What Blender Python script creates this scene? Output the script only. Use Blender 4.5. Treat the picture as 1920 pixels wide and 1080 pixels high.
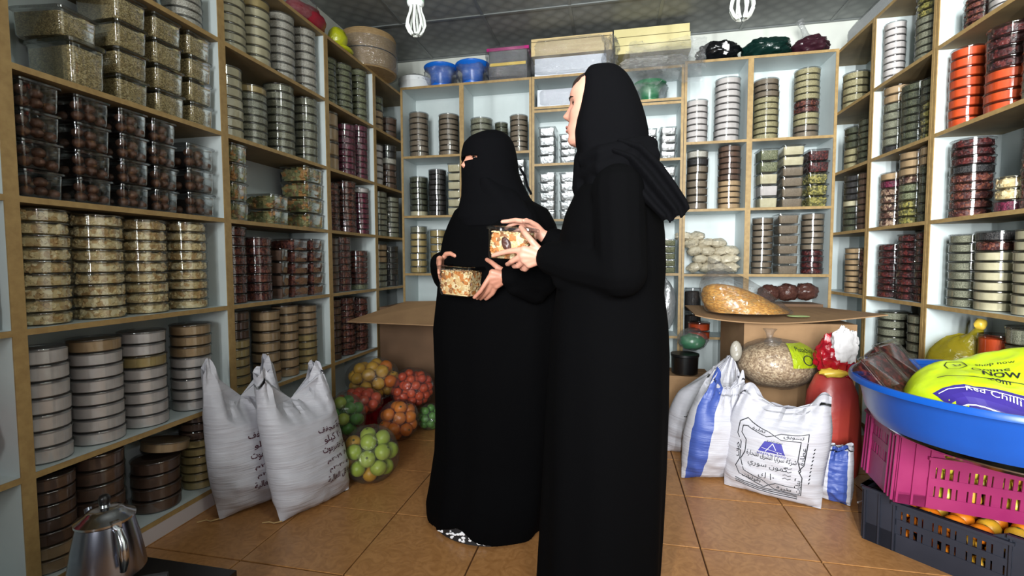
import bpy, bmesh, math, random, unicodedata
import numpy as np
from mathutils import Vector, Matrix, Euler, noise
PI = math.pi
random.seed(7)
for o in list(bpy.data.objects): bpy.data.objects.remove(o)
SC = bpy.context.scene
COL = SC.collection
# ---------------------------------------------------------------- camera, world, lights, exposure
cam_d = bpy.data.cameras.new('camera'); cam = bpy.data.objects.new('camera', cam_d); COL.objects.link(cam)
cam_d.sensor_width = 36.0; cam_d.lens = 36.0 * 899.13 / 1920.0; cam_d.clip_start = 0.02
yaw, pitch, roll = -0.20661, -0.05568, -0.00281
fw = Vector((math.sin(yaw) * math.cos(pitch), math.cos(yaw) * math.cos(pitch), math.sin(pitch)))
rt0 = Vector((math.cos(yaw), -math.sin(yaw), 0)); up0 = rt0.cross(fw)
rt = rt0 * math.cos(roll) + up0 * math.sin(roll); up = -rt0 * math.sin(roll) + up0 * math.cos(roll)
cam.matrix_world = Matrix(((rt.x, up.x, -fw.x, 0), (rt.y, up.y, -fw.y, 0), (rt.z, up.z, -fw.z, 1.05), (0, 0, 0, 1)))
SC.camera = cam
W = bpy.data.worlds.new('shop_world'); SC.world = W; W.use_nodes = True
W.node_tree.nodes['Background'].inputs[0].default_value = (0.80, 0.86, 1.0, 1)
W.node_tree.nodes['Background'].inputs[1].default_value = 0.085
def area(name, loc, target, sx, sy, power, col):
    l = bpy.data.lights.new(name, 'AREA'); l.shape = 'RECTANGLE'; l.size = sx; l.size_y = sy; l.energy = power; l.color = col
    o = bpy.data.objects.new(name, l); COL.objects.link(o); o.location = loc
    o.rotation_euler = (Vector(target) - Vector(loc)).to_track_quat('-Z', 'Y').to_euler(); return o
for x, pw in ((-0.80, 50), (-0.25, 90), (0.30, 62)):  # unseen lamps behind the camera, stretched into tall strips to streak the tubs
    k = area('streak_strip_light', (x, -2.3, 1.85), (x + 1.95, 3.7, 2.25), 0.055, 2.0, pw, (0.97, 1.0, 0.99)); k.data.spread = math.radians(86)
k = area('camera_panel_light', (0.50, -0.45, 1.45), (0.2, 3.2, 1.05), 0.09, 0.09, 7.5, (1.0, 0.93, 0.94))
k = area('ceiling_bulb_light', (0.30, 0.55, 2.68), (0.0, 2.4, 1.4), 0.16, 0.16, 11, (0.90, 1.0, 0.90))
SC.view_settings.view_transform = 'Standard'; SC.view_settings.look = 'None'
SC.view_settings.gamma = 1.0; SC.view_settings.use_curve_mapping = False
SC.view_settings.exposure = -0.25
SC.cycles.transparent_max_bounces = 16; SC.cycles.max_bounces = 6
SC.cycles.use_denoising = True
SC.cycles.caustics_reflective = False; SC.cycles.caustics_refractive = False

# ---------------------------------------------------------------- materials
MATS = {}
def lin(c):
    return tuple(((v / 255.0) / 12.92 if v / 255.0 <= 0.04045 else ((v / 255.0 + 0.055) / 1.055) ** 2.4) for v in c) + (1,)
def newmat(name):
    m = bpy.data.materials.new(name); m.use_nodes = True; MATS[name] = m
    return m, m.node_tree.nodes, m.node_tree.links
def pos_tex(N, L, scale=(1, 1, 1), obj=False):
    mp = N.new('ShaderNodeMapping'); mp.inputs['Scale'].default_value = scale
    if obj:
        tc = N.new('ShaderNodeTexCoord'); L.new(tc.outputs['Object'], mp.inputs[0])
    else:
        g = N.new('ShaderNodeNewGeometry'); L.new(g.outputs['Position'], mp.inputs[0])
    return mp.outputs[0]
def ramp(N, L, fac, cols, const=False):
    r = N.new('ShaderNodeValToRGB'); e = r.color_ramp.elements
    while len(e) < len(cols): e.new(0.5)
    for i, c in enumerate(cols):
        e[i].position = (i / len(cols)) if const else i / max(1, len(cols) - 1); e[i].color = lin(c)
    if const: r.color_ramp.interpolation = 'CONSTANT'
    L.new(fac, r.inputs[0]); return r.outputs[0]
def plain(name, c, rough=0.55, c2=None, scale=12, metal=0.0, bump=0.0, bscale=None, stretch=(1, 1, 1), spec=0.5, obj=False, coat=0.0, sheen=0.0):
    m, N, L = newmat(name); b = N['Principled BSDF']
    b.inputs['Roughness'].default_value = rough; b.inputs['Metallic'].default_value = metal
    b.inputs['Specular IOR Level'].default_value = spec; b.inputs['Coat Weight'].default_value = coat
    if sheen: b.inputs['Sheen Weight'].default_value = sheen
    b.inputs['Base Color'].default_value = lin(c)
    if c2 or bump:
        p = pos_tex(N, L, stretch, obj)
        n = N.new('ShaderNodeTexNoise'); n.inputs['Scale'].default_value = scale; n.inputs['Detail'].default_value = 5; L.new(p, n.inputs[0])
        if c2: L.new(ramp(N, L, n.outputs[0], [c, c, c2, c2]), b.inputs['Base Color'])
        if bump:
            n2 = N.new('ShaderNodeTexNoise'); n2.inputs['Scale'].default_value = bscale or scale; n2.inputs['Detail'].default_value = 6; L.new(p, n2.inputs[0])
            bp = N.new('ShaderNodeBump'); bp.inputs['Strength'].default_value = bump; bp.inputs['Distance'].default_value = 0.01
            L.new(n2.outputs[0], bp.inputs['Height']); L.new(bp.outputs[0], b.inputs['Normal'])
    return m
def grains(name, cols, scale=260, rough=0.6, bump=0.5, stretch=(1, 1, 1)):
    m, N, L = newmat(name); b = N['Principled BSDF']; b.inputs['Roughness'].default_value = rough
    v = N.new('ShaderNodeTexVoronoi'); v.inputs['Scale'].default_value = scale; L.new(pos_tex(N, L, stretch), v.inputs[0])
    s = N.new('ShaderNodeSeparateColor'); L.new(v.outputs['Color'], s.inputs[0])
    L.new(ramp(N, L, s.outputs[0], cols, True), b.inputs['Base Color'])
    bp = N.new('ShaderNodeBump'); bp.invert = True; bp.inputs['Strength'].default_value = bump; bp.inputs['Distance'].default_value = 0.004
    L.new(v.outputs['Distance'], bp.inputs['Height']); L.new(bp.outputs[0], b.inputs['Normal'])
    return m
def film(name, tint, rough=0.08, gloss=0.05, bump=0.0, bscale=20, tcol=None, dens=0.0):
    """thin clear plastic: see-through with a mirror-like skin (Fresnel), optionally a milky/coloured share"""
    m, N, L = newmat(name); N.remove(N['Principled BSDF']); out = N['Material Output']
    tr = N.new('ShaderNodeBsdfTransparent'); tr.inputs[0].default_value = tint + (1,)
    gl = N.new('ShaderNodeBsdfGlossy'); gl.inputs['Roughness'].default_value = rough
    fr = N.new('ShaderNodeFresnel'); fr.inputs[0].default_value = 1.35
    sc_ = N.new('ShaderNodeMath'); sc_.operation = 'MULTIPLY'; sc_.inputs[1].default_value = 0.34
    ad = N.new('ShaderNodeMath'); ad.operation = 'ADD'; ad.inputs[1].default_value = gloss; ad.use_clamp = True; L.new(fr.outputs[0], sc_.inputs[0]); L.new(sc_.outputs[0], ad.inputs[0])
    mx = N.new('ShaderNodeMixShader'); L.new(ad.outputs[0], mx.inputs[0]); L.new(gl.outputs[0], mx.inputs[2])
    if dens:
        df = N.new('ShaderNodeBsdfDiffuse'); df.inputs[0].default_value = lin(tcol or (230, 230, 235))
        m2 = N.new('ShaderNodeMixShader'); m2.inputs[0].default_value = dens
        L.new(tr.outputs[0], m2.inputs[1]); L.new(df.outputs[0], m2.inputs[2]); L.new(m2.outputs[0], mx.inputs[1])
    else: L.new(tr.outputs[0], mx.inputs[1])
    if bump:
        n = N.new('ShaderNodeTexNoise'); n.inputs['Scale'].default_value = bscale; n.inputs['Detail'].default_value = 4; n.inputs['Distortion'].default_value = 1.2
        L.new(pos_tex(N, L), n.inputs[0])
        bp = N.new('ShaderNodeBump'); bp.inputs['Strength'].default_value = bump; bp.inputs['Distance'].default_value = 0.02
        L.new(n.outputs[0], bp.inputs['Height']); L.new(bp.outputs[0], gl.inputs['Normal']); L.new(bp.outputs[0], fr.inputs['Normal'])
    L.new(mx.outputs[0], out.inputs[0]); return m

plain('laminate', (198, 207, 208), 0.45, (190, 200, 201), 6)
plain('mdf_edge', (164, 136, 88), 0.5, (146, 118, 74), 14, stretch=(3, 3, 3))
plain('mdf_under', (140, 122, 88), 0.65, (120, 104, 76), 9)
plain('wall_paint', (205, 208, 200), 0.8, (188, 190, 184), 3)
plain('kick_board', (190, 180, 180), 0.6)
plain('cardboard', (158, 124, 88), 0.8, (142, 110, 78), 5, bump=0.1, bscale=60)
plain('cardboard_dark', (112, 84, 62), 0.85, (98, 74, 54), 5)  # on the corner carton's body this darker tone paints in its shade
plain('black_cloth', (4, 4, 5), 0.9, spec=0.04, bump=0.15, bscale=25)
plain('black_scarf', (6, 6, 8), 0.9, spec=0.05, bump=0.12, bscale=40)
plain('skin_light', (202, 148, 128), 0.5, (192, 136, 116), 18)
plain('skin_shaded', (188, 132, 110), 0.5, (172, 116, 96), 18)  # veiled woman's skin; the shade on her is put into the colour
plain('lips', (172, 108, 98), 0.45)
plain('hair_brown', (40, 26, 20), 0.5)
plain('eye_white', (225, 220, 215), 0.25)
plain('eye_dark', (18, 12, 10), 0.2)
plain('nail', (235, 190, 178), 0.3)
plain('chrome', (190, 192, 196), 0.18, metal=1.0)
plain('steel', (150, 152, 165), 0.22, metal=1.0, bump=0.02, bscale=15)
plain('black_plastic', (16, 16, 18), 0.35)
plain('foil', (205, 207, 210), 0.38, metal=0.75, bump=0.55, bscale=55)
plain('white_plastic', (225, 228, 230), 0.35)
plain('tube_white', (205, 210, 205), 0.25)
plain('cap_green', (150, 190, 165), 0.4)
plain('blue_plastic', (18, 78, 168), 0.32, (16, 72, 156), 5, bump=0.02, bscale=30)
plain('blue_bucket', (20, 100, 200), 0.3)
plain('green_plastic', (10, 120, 70), 0.3)
plain('pink_plastic', (128, 17, 78), 0.42, (146, 40, 92), 5, bump=0.05, bscale=40)
plain('navy_plastic', (28, 32, 43), 0.45, (36, 40, 52), 6)
plain('orange_skin', (225, 130, 25), 0.4, (205, 105, 15), 10, bump=0.12, bscale=160)
plain('yellow_orange_skin', (212, 158, 40), 0.4, (190, 150, 50), 9, bump=0.12, bscale=160)
plain('tangerine_skin', (205, 80, 30), 0.4, (190, 60, 25), 10, bump=0.12, bscale=160)
plain('tomato_skin', (215, 62, 35), 0.25, (205, 85, 40), 8)
plain('lime_skin', (148, 175, 48), 0.38, (165, 180, 70), 9, bump=0.08, bscale=160)
plain('green_lime_skin', (70, 130, 45), 0.38, (90, 145, 60), 9, bump=0.08, bscale=160)
plain('lemon_skin', (218, 205, 70), 0.4, (205, 196, 60), 9, bump=0.12, bscale=140)
plain('calyx', (84, 92, 40), 0.7)
plain('dried_lime', (92, 62, 46), 0.55, (70, 46, 34), 30, bump=0.25, bscale=120)
plain('print_maroon', (70, 22, 40), 0.7)
plain('print_blue', (62, 60, 150), 0.7)
plain('print_navy', (45, 42, 90), 0.7)
plain('print_black', (24, 26, 32), 0.7)
plain('print_white', (235, 235, 240), 0.6)
plain('neon_film', (196, 222, 28), 0.28, bump=0.35, bscale=14)
plain('purple_film', (58, 44, 130), 0.3)
plain('red_film', (165, 20, 34), 0.22, (130, 12, 28), 25, bump=0.7, bscale=35)
plain('pink_bag', (160, 56, 58), 0.35, (172, 62, 48), 4, bump=0.25, bscale=18)
plain('yellow_film_solid', (225, 190, 70), 0.35)
plain('paper_white', (205, 202, 204), 0.7, bump=0.5, bscale=30)
plain('black_bag', (13, 14, 17), 0.22, bump=0.7, bscale=22)
plain('green_bag', (13, 38, 34), 0.22, bump=0.7, bscale=22)
plain('maroon_bag', (52, 24, 34), 0.3, bump=0.5, bscale=25)
plain('brown_bag', (66, 40, 36), 0.2, (84, 54, 46), 60, bump=0.8, bscale=40)
plain('white_bag', (196, 188, 168), 0.25, (178, 168, 146), 12, bump=0.8, bscale=40)
plain('red_cloth', (150, 22, 44), 0.5, bump=0.5, bscale=30)
plain('olive_bag', (176, 180, 30), 0.25, bump=0.5, bscale=30)
plain('magenta_plastic', (170, 20, 110), 0.35)
plain('dark_grey', (62, 62, 66), 0.4)
plain('cream_card', (202, 190, 140), 0.6, (190, 178, 126), 8)
plain('white_card', (200, 204, 214), 0.55)
plain('tan_wood', (200, 178, 130), 0.5, (184, 160, 112), 6, stretch=(1, 8, 8))
plain('wicker', (165, 138, 98), 0.6, (146, 118, 80), 40, stretch=(1, 1, 4), bump=0.4, bscale=90)
plain('twine', (190, 160, 110), 0.8)
plain('sticker_green', (195, 222, 150), 0.5)
plain('dark_tray', (28, 28, 30), 0.5)
plain('tbar', (120, 124, 124), 0.4, metal=0.3)
plain('grout', (70, 40, 24), 0.9)
plain('print_fabric', (20, 20, 24), 0.7)
def floor_tile():
    m, N, L = newmat('floor_tile'); b = N['Principled BSDF']; b.inputs['Roughness'].default_value = 0.34
    p = pos_tex(N, L)
    n = N.new('ShaderNodeTexNoise'); n.inputs['Scale'].default_value = 16; n.inputs['Detail'].default_value = 4; n.inputs['Distortion'].default_value = 3.0; L.new(p, n.inputs[0])
    n2 = N.new('ShaderNodeTexNoise'); n2.inputs['Scale'].default_value = 2.2; L.new(p, n2.inputs[0])
    c1 = ramp(N, L, n.outputs[0], [(166, 116, 68), (166, 116, 68), (190, 138, 86), (186, 134, 82)])
    mx = N.new('ShaderNodeMixRGB'); mx.blend_type = 'MULTIPLY'; mx.inputs[0].default_value = 0.5
    L.new(c1, mx.inputs[1]); L.new(ramp(N, L, n2.outputs[0], [(200, 190, 180), (255, 255, 255)]), mx.inputs[2])
    L.new(mx.outputs[0], b.inputs['Base Color'])
floor_tile()
def ceil_tile():
    m, N, L = newmat('ceiling_tile'); b = N['Principled BSDF']; b.inputs['Roughness'].default_value = 0.45
    p = pos_tex(N, L, (1, 1, 1))
    mp = N.new('ShaderNodeMapping'); mp.inputs['Rotation'].default_value = (0, 0, PI / 4); L.new(p, mp.inputs[0])
    w = N.new('ShaderNodeTexVoronoi'); w.inputs['Scale'].default_value = 11; w.inputs['Randomness'].default_value = 0.12; L.new(mp.outputs[0], w.inputs[0])
    L.new(ramp(N, L, w.outputs['Distance'], [(196, 198, 196), (150, 153, 152), (118, 122, 122), (116, 120, 120)]), b.inputs['Base Color'])
    bp = N.new('ShaderNodeBump'); bp.inputs['Strength'].default_value = 0.4; bp.inputs['Distance'].default_value = 0.01; L.new(w.outputs['Distance'], bp.inputs['Height']); L.new(bp.outputs[0], b.inputs['Normal'])
ceil_tile()
def sack_mat(name, c, c2):
    m, N, L = newmat(name); b = N['Principled BSDF']; b.inputs['Roughness'].default_value = 0.45
    tc = N.new('ShaderNodeTexCoord')
    mp = N.new('ShaderNodeMapping'); mp.inputs['Scale'].default_value = (3, 3, 42); L.new(tc.outputs['Object'], mp.inputs[0])
    n = N.new('ShaderNodeTexNoise'); n.inputs['Scale'].default_value = 1.6; n.inputs['Detail'].default_value = 5; n.inputs['Distortion'].default_value = 0.6; L.new(mp.outputs[0], n.inputs[0])
    L.new(ramp(N, L, n.outputs[0], [c, c2]), b.inputs['Base Color'])
    bp = N.new('ShaderNodeBump'); bp.inputs['Strength'].default_value = 0.45; bp.inputs['Distance'].default_value = 0.012; L.new(n.outputs[0], bp.inputs['Height']); L.new(bp.outputs[0], b.inputs['Normal'])
sack_mat('woven_sack', (178, 177, 186), (194, 193, 201))
sack_mat('woven_blue', (54, 74, 148), (66, 88, 160))
film('tub_plastic', (0.92, 0.93, 0.93), 0.075, 0.085)
film('lid_plastic', (0.84, 0.85, 0.86), 0.10, 0.14)
film('bag_film', (0.93, 0.93, 0.93), 0.12, 0.03, bump=0.9, bscale=16, dens=0.03)
film('wrap_film', (0.90, 0.91, 0.92), 0.08, 0.10, bump=0.8, bscale=40, dens=0.05)
film('milky_film', (0.75, 0.75, 0.75), 0.2, 0.05, bump=0.8, bscale=18, dens=0.5, tcol=(205, 198, 185))
film('yellow_film', (0.85, 0.78, 0.22), 0.15, 0.03, bump=0.8, bscale=20, dens=0.35, tcol=(196, 180, 50))
film('neon_sheer', (0.75, 0.85, 0.2), 0.15, 0.03, bump=0.8, bscale=20, dens=0.55, tcol=(200, 225, 40))
# contents of the tubs: (phrase for labels, name, builder)
KIND = {
 'white': ('white powder', 'flour_tub', lambda: plain('c_white', (208, 200, 198), 0.7, (196, 188, 186), 25)),
 'tan': ('tan powder', 'spice_tub', lambda: plain('c_tan', (178, 148, 112), 0.7, (166, 138, 104), 25)),
 'yellow': ('ochre powder', 'spice_tub', lambda: plain('c_yellow', (176, 154, 102), 0.7, (164, 142, 92), 25)),
 'cream': ('cream powder', 'flour_tub', lambda: plain('c_cream', (205, 196, 165), 0.7, (190, 180, 148), 25)),
 'pale': ('pale seeds', 'seed_tub', lambda: grains('c_pale', [(188, 182, 172), (170, 164, 152), (205, 200, 190)], 300)),
 'wheat': ('brown wheat grain', 'grain_box', lambda: grains('c_wheat', [(158, 140, 96), (128, 112, 74), (178, 162, 118), (108, 94, 62), (150, 134, 92)], 210, stretch=(1, 1, 1.7))),
 'grey': ('grey green seeds', 'seed_tub', lambda: grains('c_grey', [(132, 132, 112), (112, 112, 94), (150, 148, 128)], 330)),
 'yellowgrey': ('dull yellow seeds', 'seed_tub', lambda: grains('c_yellowgrey', [(164, 154, 116), (144, 134, 98), (180, 170, 132)], 330)),
 'greybrown': ('grey brown powder', 'spice_tub', lambda: grains('c_greybrown', [(122, 108, 92), (112, 99, 84), (132, 117, 100)], 420, bump=0.25)),
 'green': ('dried green herb', 'herb_tub', lambda: grains('c_green', [(116, 119, 90), (94, 98, 72), (138, 140, 110)], 230)),
 'dkgreen': ('dark green herb', 'herb_tub', lambda: grains('c_dkgreen', [(68, 71, 53), (54, 57, 44), (86, 88, 66)], 230)),
 'dark': ('black seeds', 'seed_tub', lambda: grains('c_dark', [(40, 38, 40), (28, 26, 28), (64, 60, 60)], 260)),
 'brown': ('dark brown powder', 'spice_tub', lambda: plain('c_brown', (98, 72, 58), 0.7, (82, 60, 48), 30)),
 'dkred': ('dark dried fruit', 'dried_fruit_tub', lambda: grains('c_dkred', [(74, 26, 28), (48, 18, 22), (98, 36, 34), (60, 22, 24)], 95)),
 'purple': ('purple red hibiscus', 'hibiscus_tub', lambda: grains('c_purple', [(98, 26, 54), (72, 18, 42), (120, 36, 66)], 150)),
 'redmix': ('reddish dried pods', 'dried_fruit_tub', lambda: grains('c_redmix', [(108, 56, 48), (84, 42, 40), (124, 70, 54), (68, 34, 34)], 90)),
 'chili': ('orange chili powder', 'chili_tub', lambda: plain('c_chili', (212, 78, 24), 0.65, (198, 68, 20), 30)),
 'flake': ('pale flaked nuts', 'nut_tub', lambda: grains('c_flake', [(222, 202, 154), (208, 184, 134), (230, 214, 172), (190, 158, 108)], 60, bump=0.2)),
 'lime': ('dried black limes', 'dried_lime_box', lambda: plain('c_lime', (26, 20, 18), 0.6)),
 'leaf': ('mixed dried leaves', 'herb_box', lambda: grains('c_leaf', [(128, 128, 84), (150, 140, 92), (104, 106, 66), (166, 120, 66), (120, 92, 60)], 45, bump=0.3)),
 'foil': ('foil wrapped food', 'foil_box', lambda: MATS['foil']),
 'walnut': ('walnut pieces', 'nut_tub', lambda: grains('c_walnut', [(156, 126, 106), (96, 66, 56), (186, 160, 136), (70, 44, 40)], 70)),
 'olive': ('yellow green pods', 'herb_tub', lambda: grains('c_olive', [(146, 138, 70), (108, 104, 58), (168, 156, 88), (86, 84, 50)], 75)),
 'nutmix': ('mixed nuts', 'nut_box', lambda: grains('c_nutmix', [(206, 170, 118), (224, 204, 164), (190, 120, 60), (146, 96, 56), (212, 186, 140)], 90, bump=0.4)),
}
for k in KIND:
    KIND[k] = KIND[k][:2] + (KIND[k][2](),)
# ---------------------------------------------------------------- geometry helpers
class G:
    """collects faces; build() links them as ONE mesh object"""
    def __init__(s): s.v = []; s.f = []; s.m = []
    def add(s, vs, fs, mi=0):
        b = len(s.v); s.v += [tuple(p) for p in vs]; s.f += [tuple(i + b for i in f) for f in fs]; s.m += [mi] * len(fs); return s
    def box(s, c, size, mi=0, rot=None, mis=None):
        x, y, z = (k / 2 for k in size)
        vs = [Vector(p) for p in ((-x, -y, -z), (x, -y, -z), (x, y, -z), (-x, y, -z), (-x, -y, z), (x, -y, z), (x, y, z), (-x, y, z))]
        if rot is not None: vs = [rot @ p for p in vs]
        vs = [p + Vector(c) for p in vs]
        fs = [(0, 3, 2, 1), (4, 5, 6, 7), (0, 1, 5, 4), (1, 2, 6, 5), (2, 3, 7, 6), (3, 0, 4, 7)]
        b = len(s.v); s.v += [tuple(p) for p in vs]; s.f += [tuple(i + b for i in f) for f in fs]; s.m += (mis or [mi] * 6); return s
    def loft(s, rings, closed=True, cap0=True, cap1=True, mi=0):
        n = len(rings[0]); vs = [p for r in rings for p in r]; fs = []
        for i in range(len(rings) - 1):
            for j in range(n if closed else n - 1):
                k = (j + 1) % n; fs.append((i * n + j, i * n + k, (i + 1) * n + k, (i + 1) * n + j))
        if cap0: fs.append(tuple(range(n - 1, -1, -1)))
        if cap1: fs.append(tuple((len(rings) - 1) * n + j for j in range(n)))
        return s.add(vs, fs, mi)
    def lathe(s, prof, n=24, c=(0, 0, 0), mi=0, cap0=True, cap1=True):
        return s.loft([[(c[0] + r * math.cos(2 * PI * j / n), c[1] + r * math.sin(2 * PI * j / n), c[2] + z) for j in range(n)] for r, z in prof], True, cap0, cap1, mi)
    def tube(s, path, rad, n=10, mi=0, cap=True):
        path = [Vector(p) for p in path]; rings = []
        rad = rad if isinstance(rad, (list, tuple)) else [rad] * len(path)
        nrm = None
        for i, p in enumerate(path):
            t = (path[min(i + 1, len(path) - 1)] - path[max(i - 1, 0)]).normalized()
            if nrm is None: nrm = t.orthogonal().normalized()
            nrm = (nrm - t * nrm.dot(t)); nrm = nrm.normalized() if nrm.length > 1e-6 else t.orthogonal().normalized()
            bn = t.cross(nrm)
            rings.append([p + (nrm * math.cos(2 * PI * j / n) + bn * math.sin(2 * PI * j / n)) * rad[i] for j in range(n)])
        return s.loft(rings, True, cap, cap, mi)
    def ell(s, c, r, nu=16, nv=10, mi=0, rot=None, fn=None):
        rings = []
        for i in range(nv + 1):
            a = PI * i / nv; row = []
            for j in range(nu):
                t = 2 * PI * j / nu; p = Vector((math.sin(a) * math.cos(t), math.sin(a) * math.sin(t), -math.cos(a)))
                if i in (0, nv): p = Vector((0.004 * math.cos(t), 0.004 * math.sin(t), -math.cos(a)))
                k = fn(p) if fn else 1.0
                q = Vector((p.x * r[0], p.y * r[1], p.z * r[2])) * k
                row.append(Vector(c) + (rot @ q if rot is not None else q))
            rings.append(row)
        return s.loft(rings, True, True, True, mi)
    def capsule(s, a, b, ra, rb, n=12):
        a, b = Vector(a), Vector(b); d = (b - a); L = d.length; d.normalize(); u = d.orthogonal().normalized(); w = d.cross(u); rings = []
        for k in range(5):
            t = PI / 2 * k / 4; rings.append((a - d * ra * math.cos(t), max(ra * math.sin(t), ra * .02)))
        for k in range(5):
            t = PI / 2 * k / 4; rings.append((b + d * rb * math.sin(t), max(rb * math.cos(t), rb * .02)))
        return s.loft([[p + (u * math.cos(2 * PI * j / n) + w * math.sin(2 * PI * j / n)) * r for j in range(n)] for p, r in rings])
    def shift(s, d):
        s.v = [(p[0] + d[0], p[1] + d[1], p[2] + d[2]) for p in s.v]; return s
    def xf(s, M):
        s.v = [tuple(M @ Vector(p)) for p in s.v]; return s
    def mesh(s, name, mats, smooth=True, angle=42):
        me = bpy.data.meshes.new(name); me.from_pydata(s.v, [], s.f)
        for m in (mats if isinstance(mats, (list, tuple)) else [mats]): me.materials.append(MATS[m] if isinstance(m, str) else m)
        me.polygons.foreach_set('material_index', s.m)
        me.polygons.foreach_set('use_smooth', [smooth] * len(s.f)); me.update()
        bm = bmesh.new(); bm.from_mesh(me); bmesh.ops.recalc_face_normals(bm, faces=bm.faces); bm.to_mesh(me); bm.free()
        if smooth: me.set_sharp_from_angle(angle=math.radians(angle))
        return me
    def build(s, name, mats, parent=None, loc=(0, 0, 0), smooth=True, angle=42):
        o = bpy.data.objects.new(name, s.mesh(name, mats, smooth, angle)); COL.objects.link(o); o.parent = parent; o.location = loc; return o
def tag(o, label=None, cat=None, group=None, kind=None):
    if label: o['label'] = label
    if cat: o['category'] = cat
    if group: o['group'] = group
    if kind: o['kind'] = kind
    return o
def thing(name, label, cat, loc=(0, 0, 0), rz=0.0, group=None, rot=None):
    o = bpy.data.objects.new(name, None); COL.objects.link(o); o.location = loc; o.rotation_euler = rot or (0, 0, rz); o.empty_display_size = 0.05
    return tag(o, label, cat, group)
def modded(o, *mods):
    """apply modifiers through the depsgraph"""
    for typ, props in mods:
        m = o.modifiers.new(typ, typ)
        for k, v in props.items(): setattr(m, k, v)
    dg = bpy.context.evaluated_depsgraph_get(); me = bpy.data.meshes.new_from_object(o.evaluated_get(dg))
    o.modifiers.clear(); old = o.data; o.data = me; bpy.data.meshes.remove(old)
    me.polygons.foreach_set('use_smooth', [True] * len(me.polygons)); return o
def fbm(p, s, seed=0): return noise.fractal(Vector(p) * s + Vector((seed * 7.3, seed * 3.1, seed * 1.7)), 1.0, 2.0, 3)

# ---------------------------------------------------------------- room shell
XL, XR, YB = -1.68, 1.47, 3.66
ZC = 2.78
g = G(); g.box((0, 1.2, -0.06), (6, 7.2, 0.1)); fl = g.build('floor', 'grout'); tag(fl, kind='structure')
T, GO = 0.40, (0.40 * -3.19012, 0.40 * 3.50679)
tile_me = {}
r0 = random.Random(3)
for i in range(-2, 9):
    for j in range(-9, 8):
        x0, y0 = GO[0] + i * T, GO[1] + j * T
        if x0 > 1.8 or x0 < -2.3 or y0 > 4.1 or y0 < -1.6: continue
        k = (i * 3 + j * 5) % 4
        if k not in tile_me:
            gg = G(); a = T / 2 - 0.0026; rings = []
            for (e, z) in ((0, -0.012), (0, -0.0012), (0.0015, 0.0)): rings.append([(-a + e, -a + e, z), (a - e, -a + e, z), (a - e, a - e, z), (-a + e, a - e, z)])
            gg.loft(rings, True, False, True); tile_me[k] = gg.mesh('tile', 'floor_tile', False)
        t = bpy.data.objects.new('tile', tile_me[k]); COL.objects.link(t); t.parent = fl
        t.location = (x0 + T / 2, y0 + T / 2, r0.uniform(-0.0004, 0.0003))
def wall(name, c, s): tag(G().box(c, s).build(name, 'wall_paint', smooth=False), kind='structure')
wall('wall_left', (-2.03, 1.2, ZC / 2), (0.1, 6.4, ZC)); wall('wall_right', (1.82, 1.2, ZC / 2), (0.1, 6.4, ZC)); wall('wall_back', (-0.1, 4.03, ZC / 2), (3.9, 0.1, ZC))
ce = G().box((-0.1, 1.2, ZC + 0.06), (4.2, 6.4, 0.06)).build('ceiling', 'dark_grey', smooth=False); tag(ce, kind='structure')
CT = 0.61; cx0, cy0 = -0.30 - 3 * CT, 3.36 + CT
gg = G(); a = CT / 2 - 0.011
gg.loft([[(-a, -a, 0.012), (a, -a, 0.012), (a, a, 0.012), (-a, a, 0.012)][::-1], [(-a, -a, 0), (a, -a, 0), (a, a, 0), (-a, a, 0)][::-1]], True, False, True)
ctm = gg.mesh('ceiling_tile', 'ceiling_tile', False)
for i in range(-1, 7):
    for j in range(0, 9):
        x, y = cx0 + (i + .5) * CT, cy0 - (j + .5) * CT
        t = bpy.data.objects.new('ceiling_tile', ctm); COL.objects.link(t); t.parent = ce; t.location = (x, y, ZC)
for i in range(-1, 8):
    G().box((cx0 + i * CT, 1.2, ZC - 0.001), (0.022, 6.0, 0.008)).build('ceiling_rail', 'tbar', ce, smooth=False)
for j in range(0, 10):
    G().box((-0.1, cy0 - j * CT, ZC - 0.003), (3.7, 0.022, 0.008)).build('ceiling_rail', 'tbar', ce, smooth=False)

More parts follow.
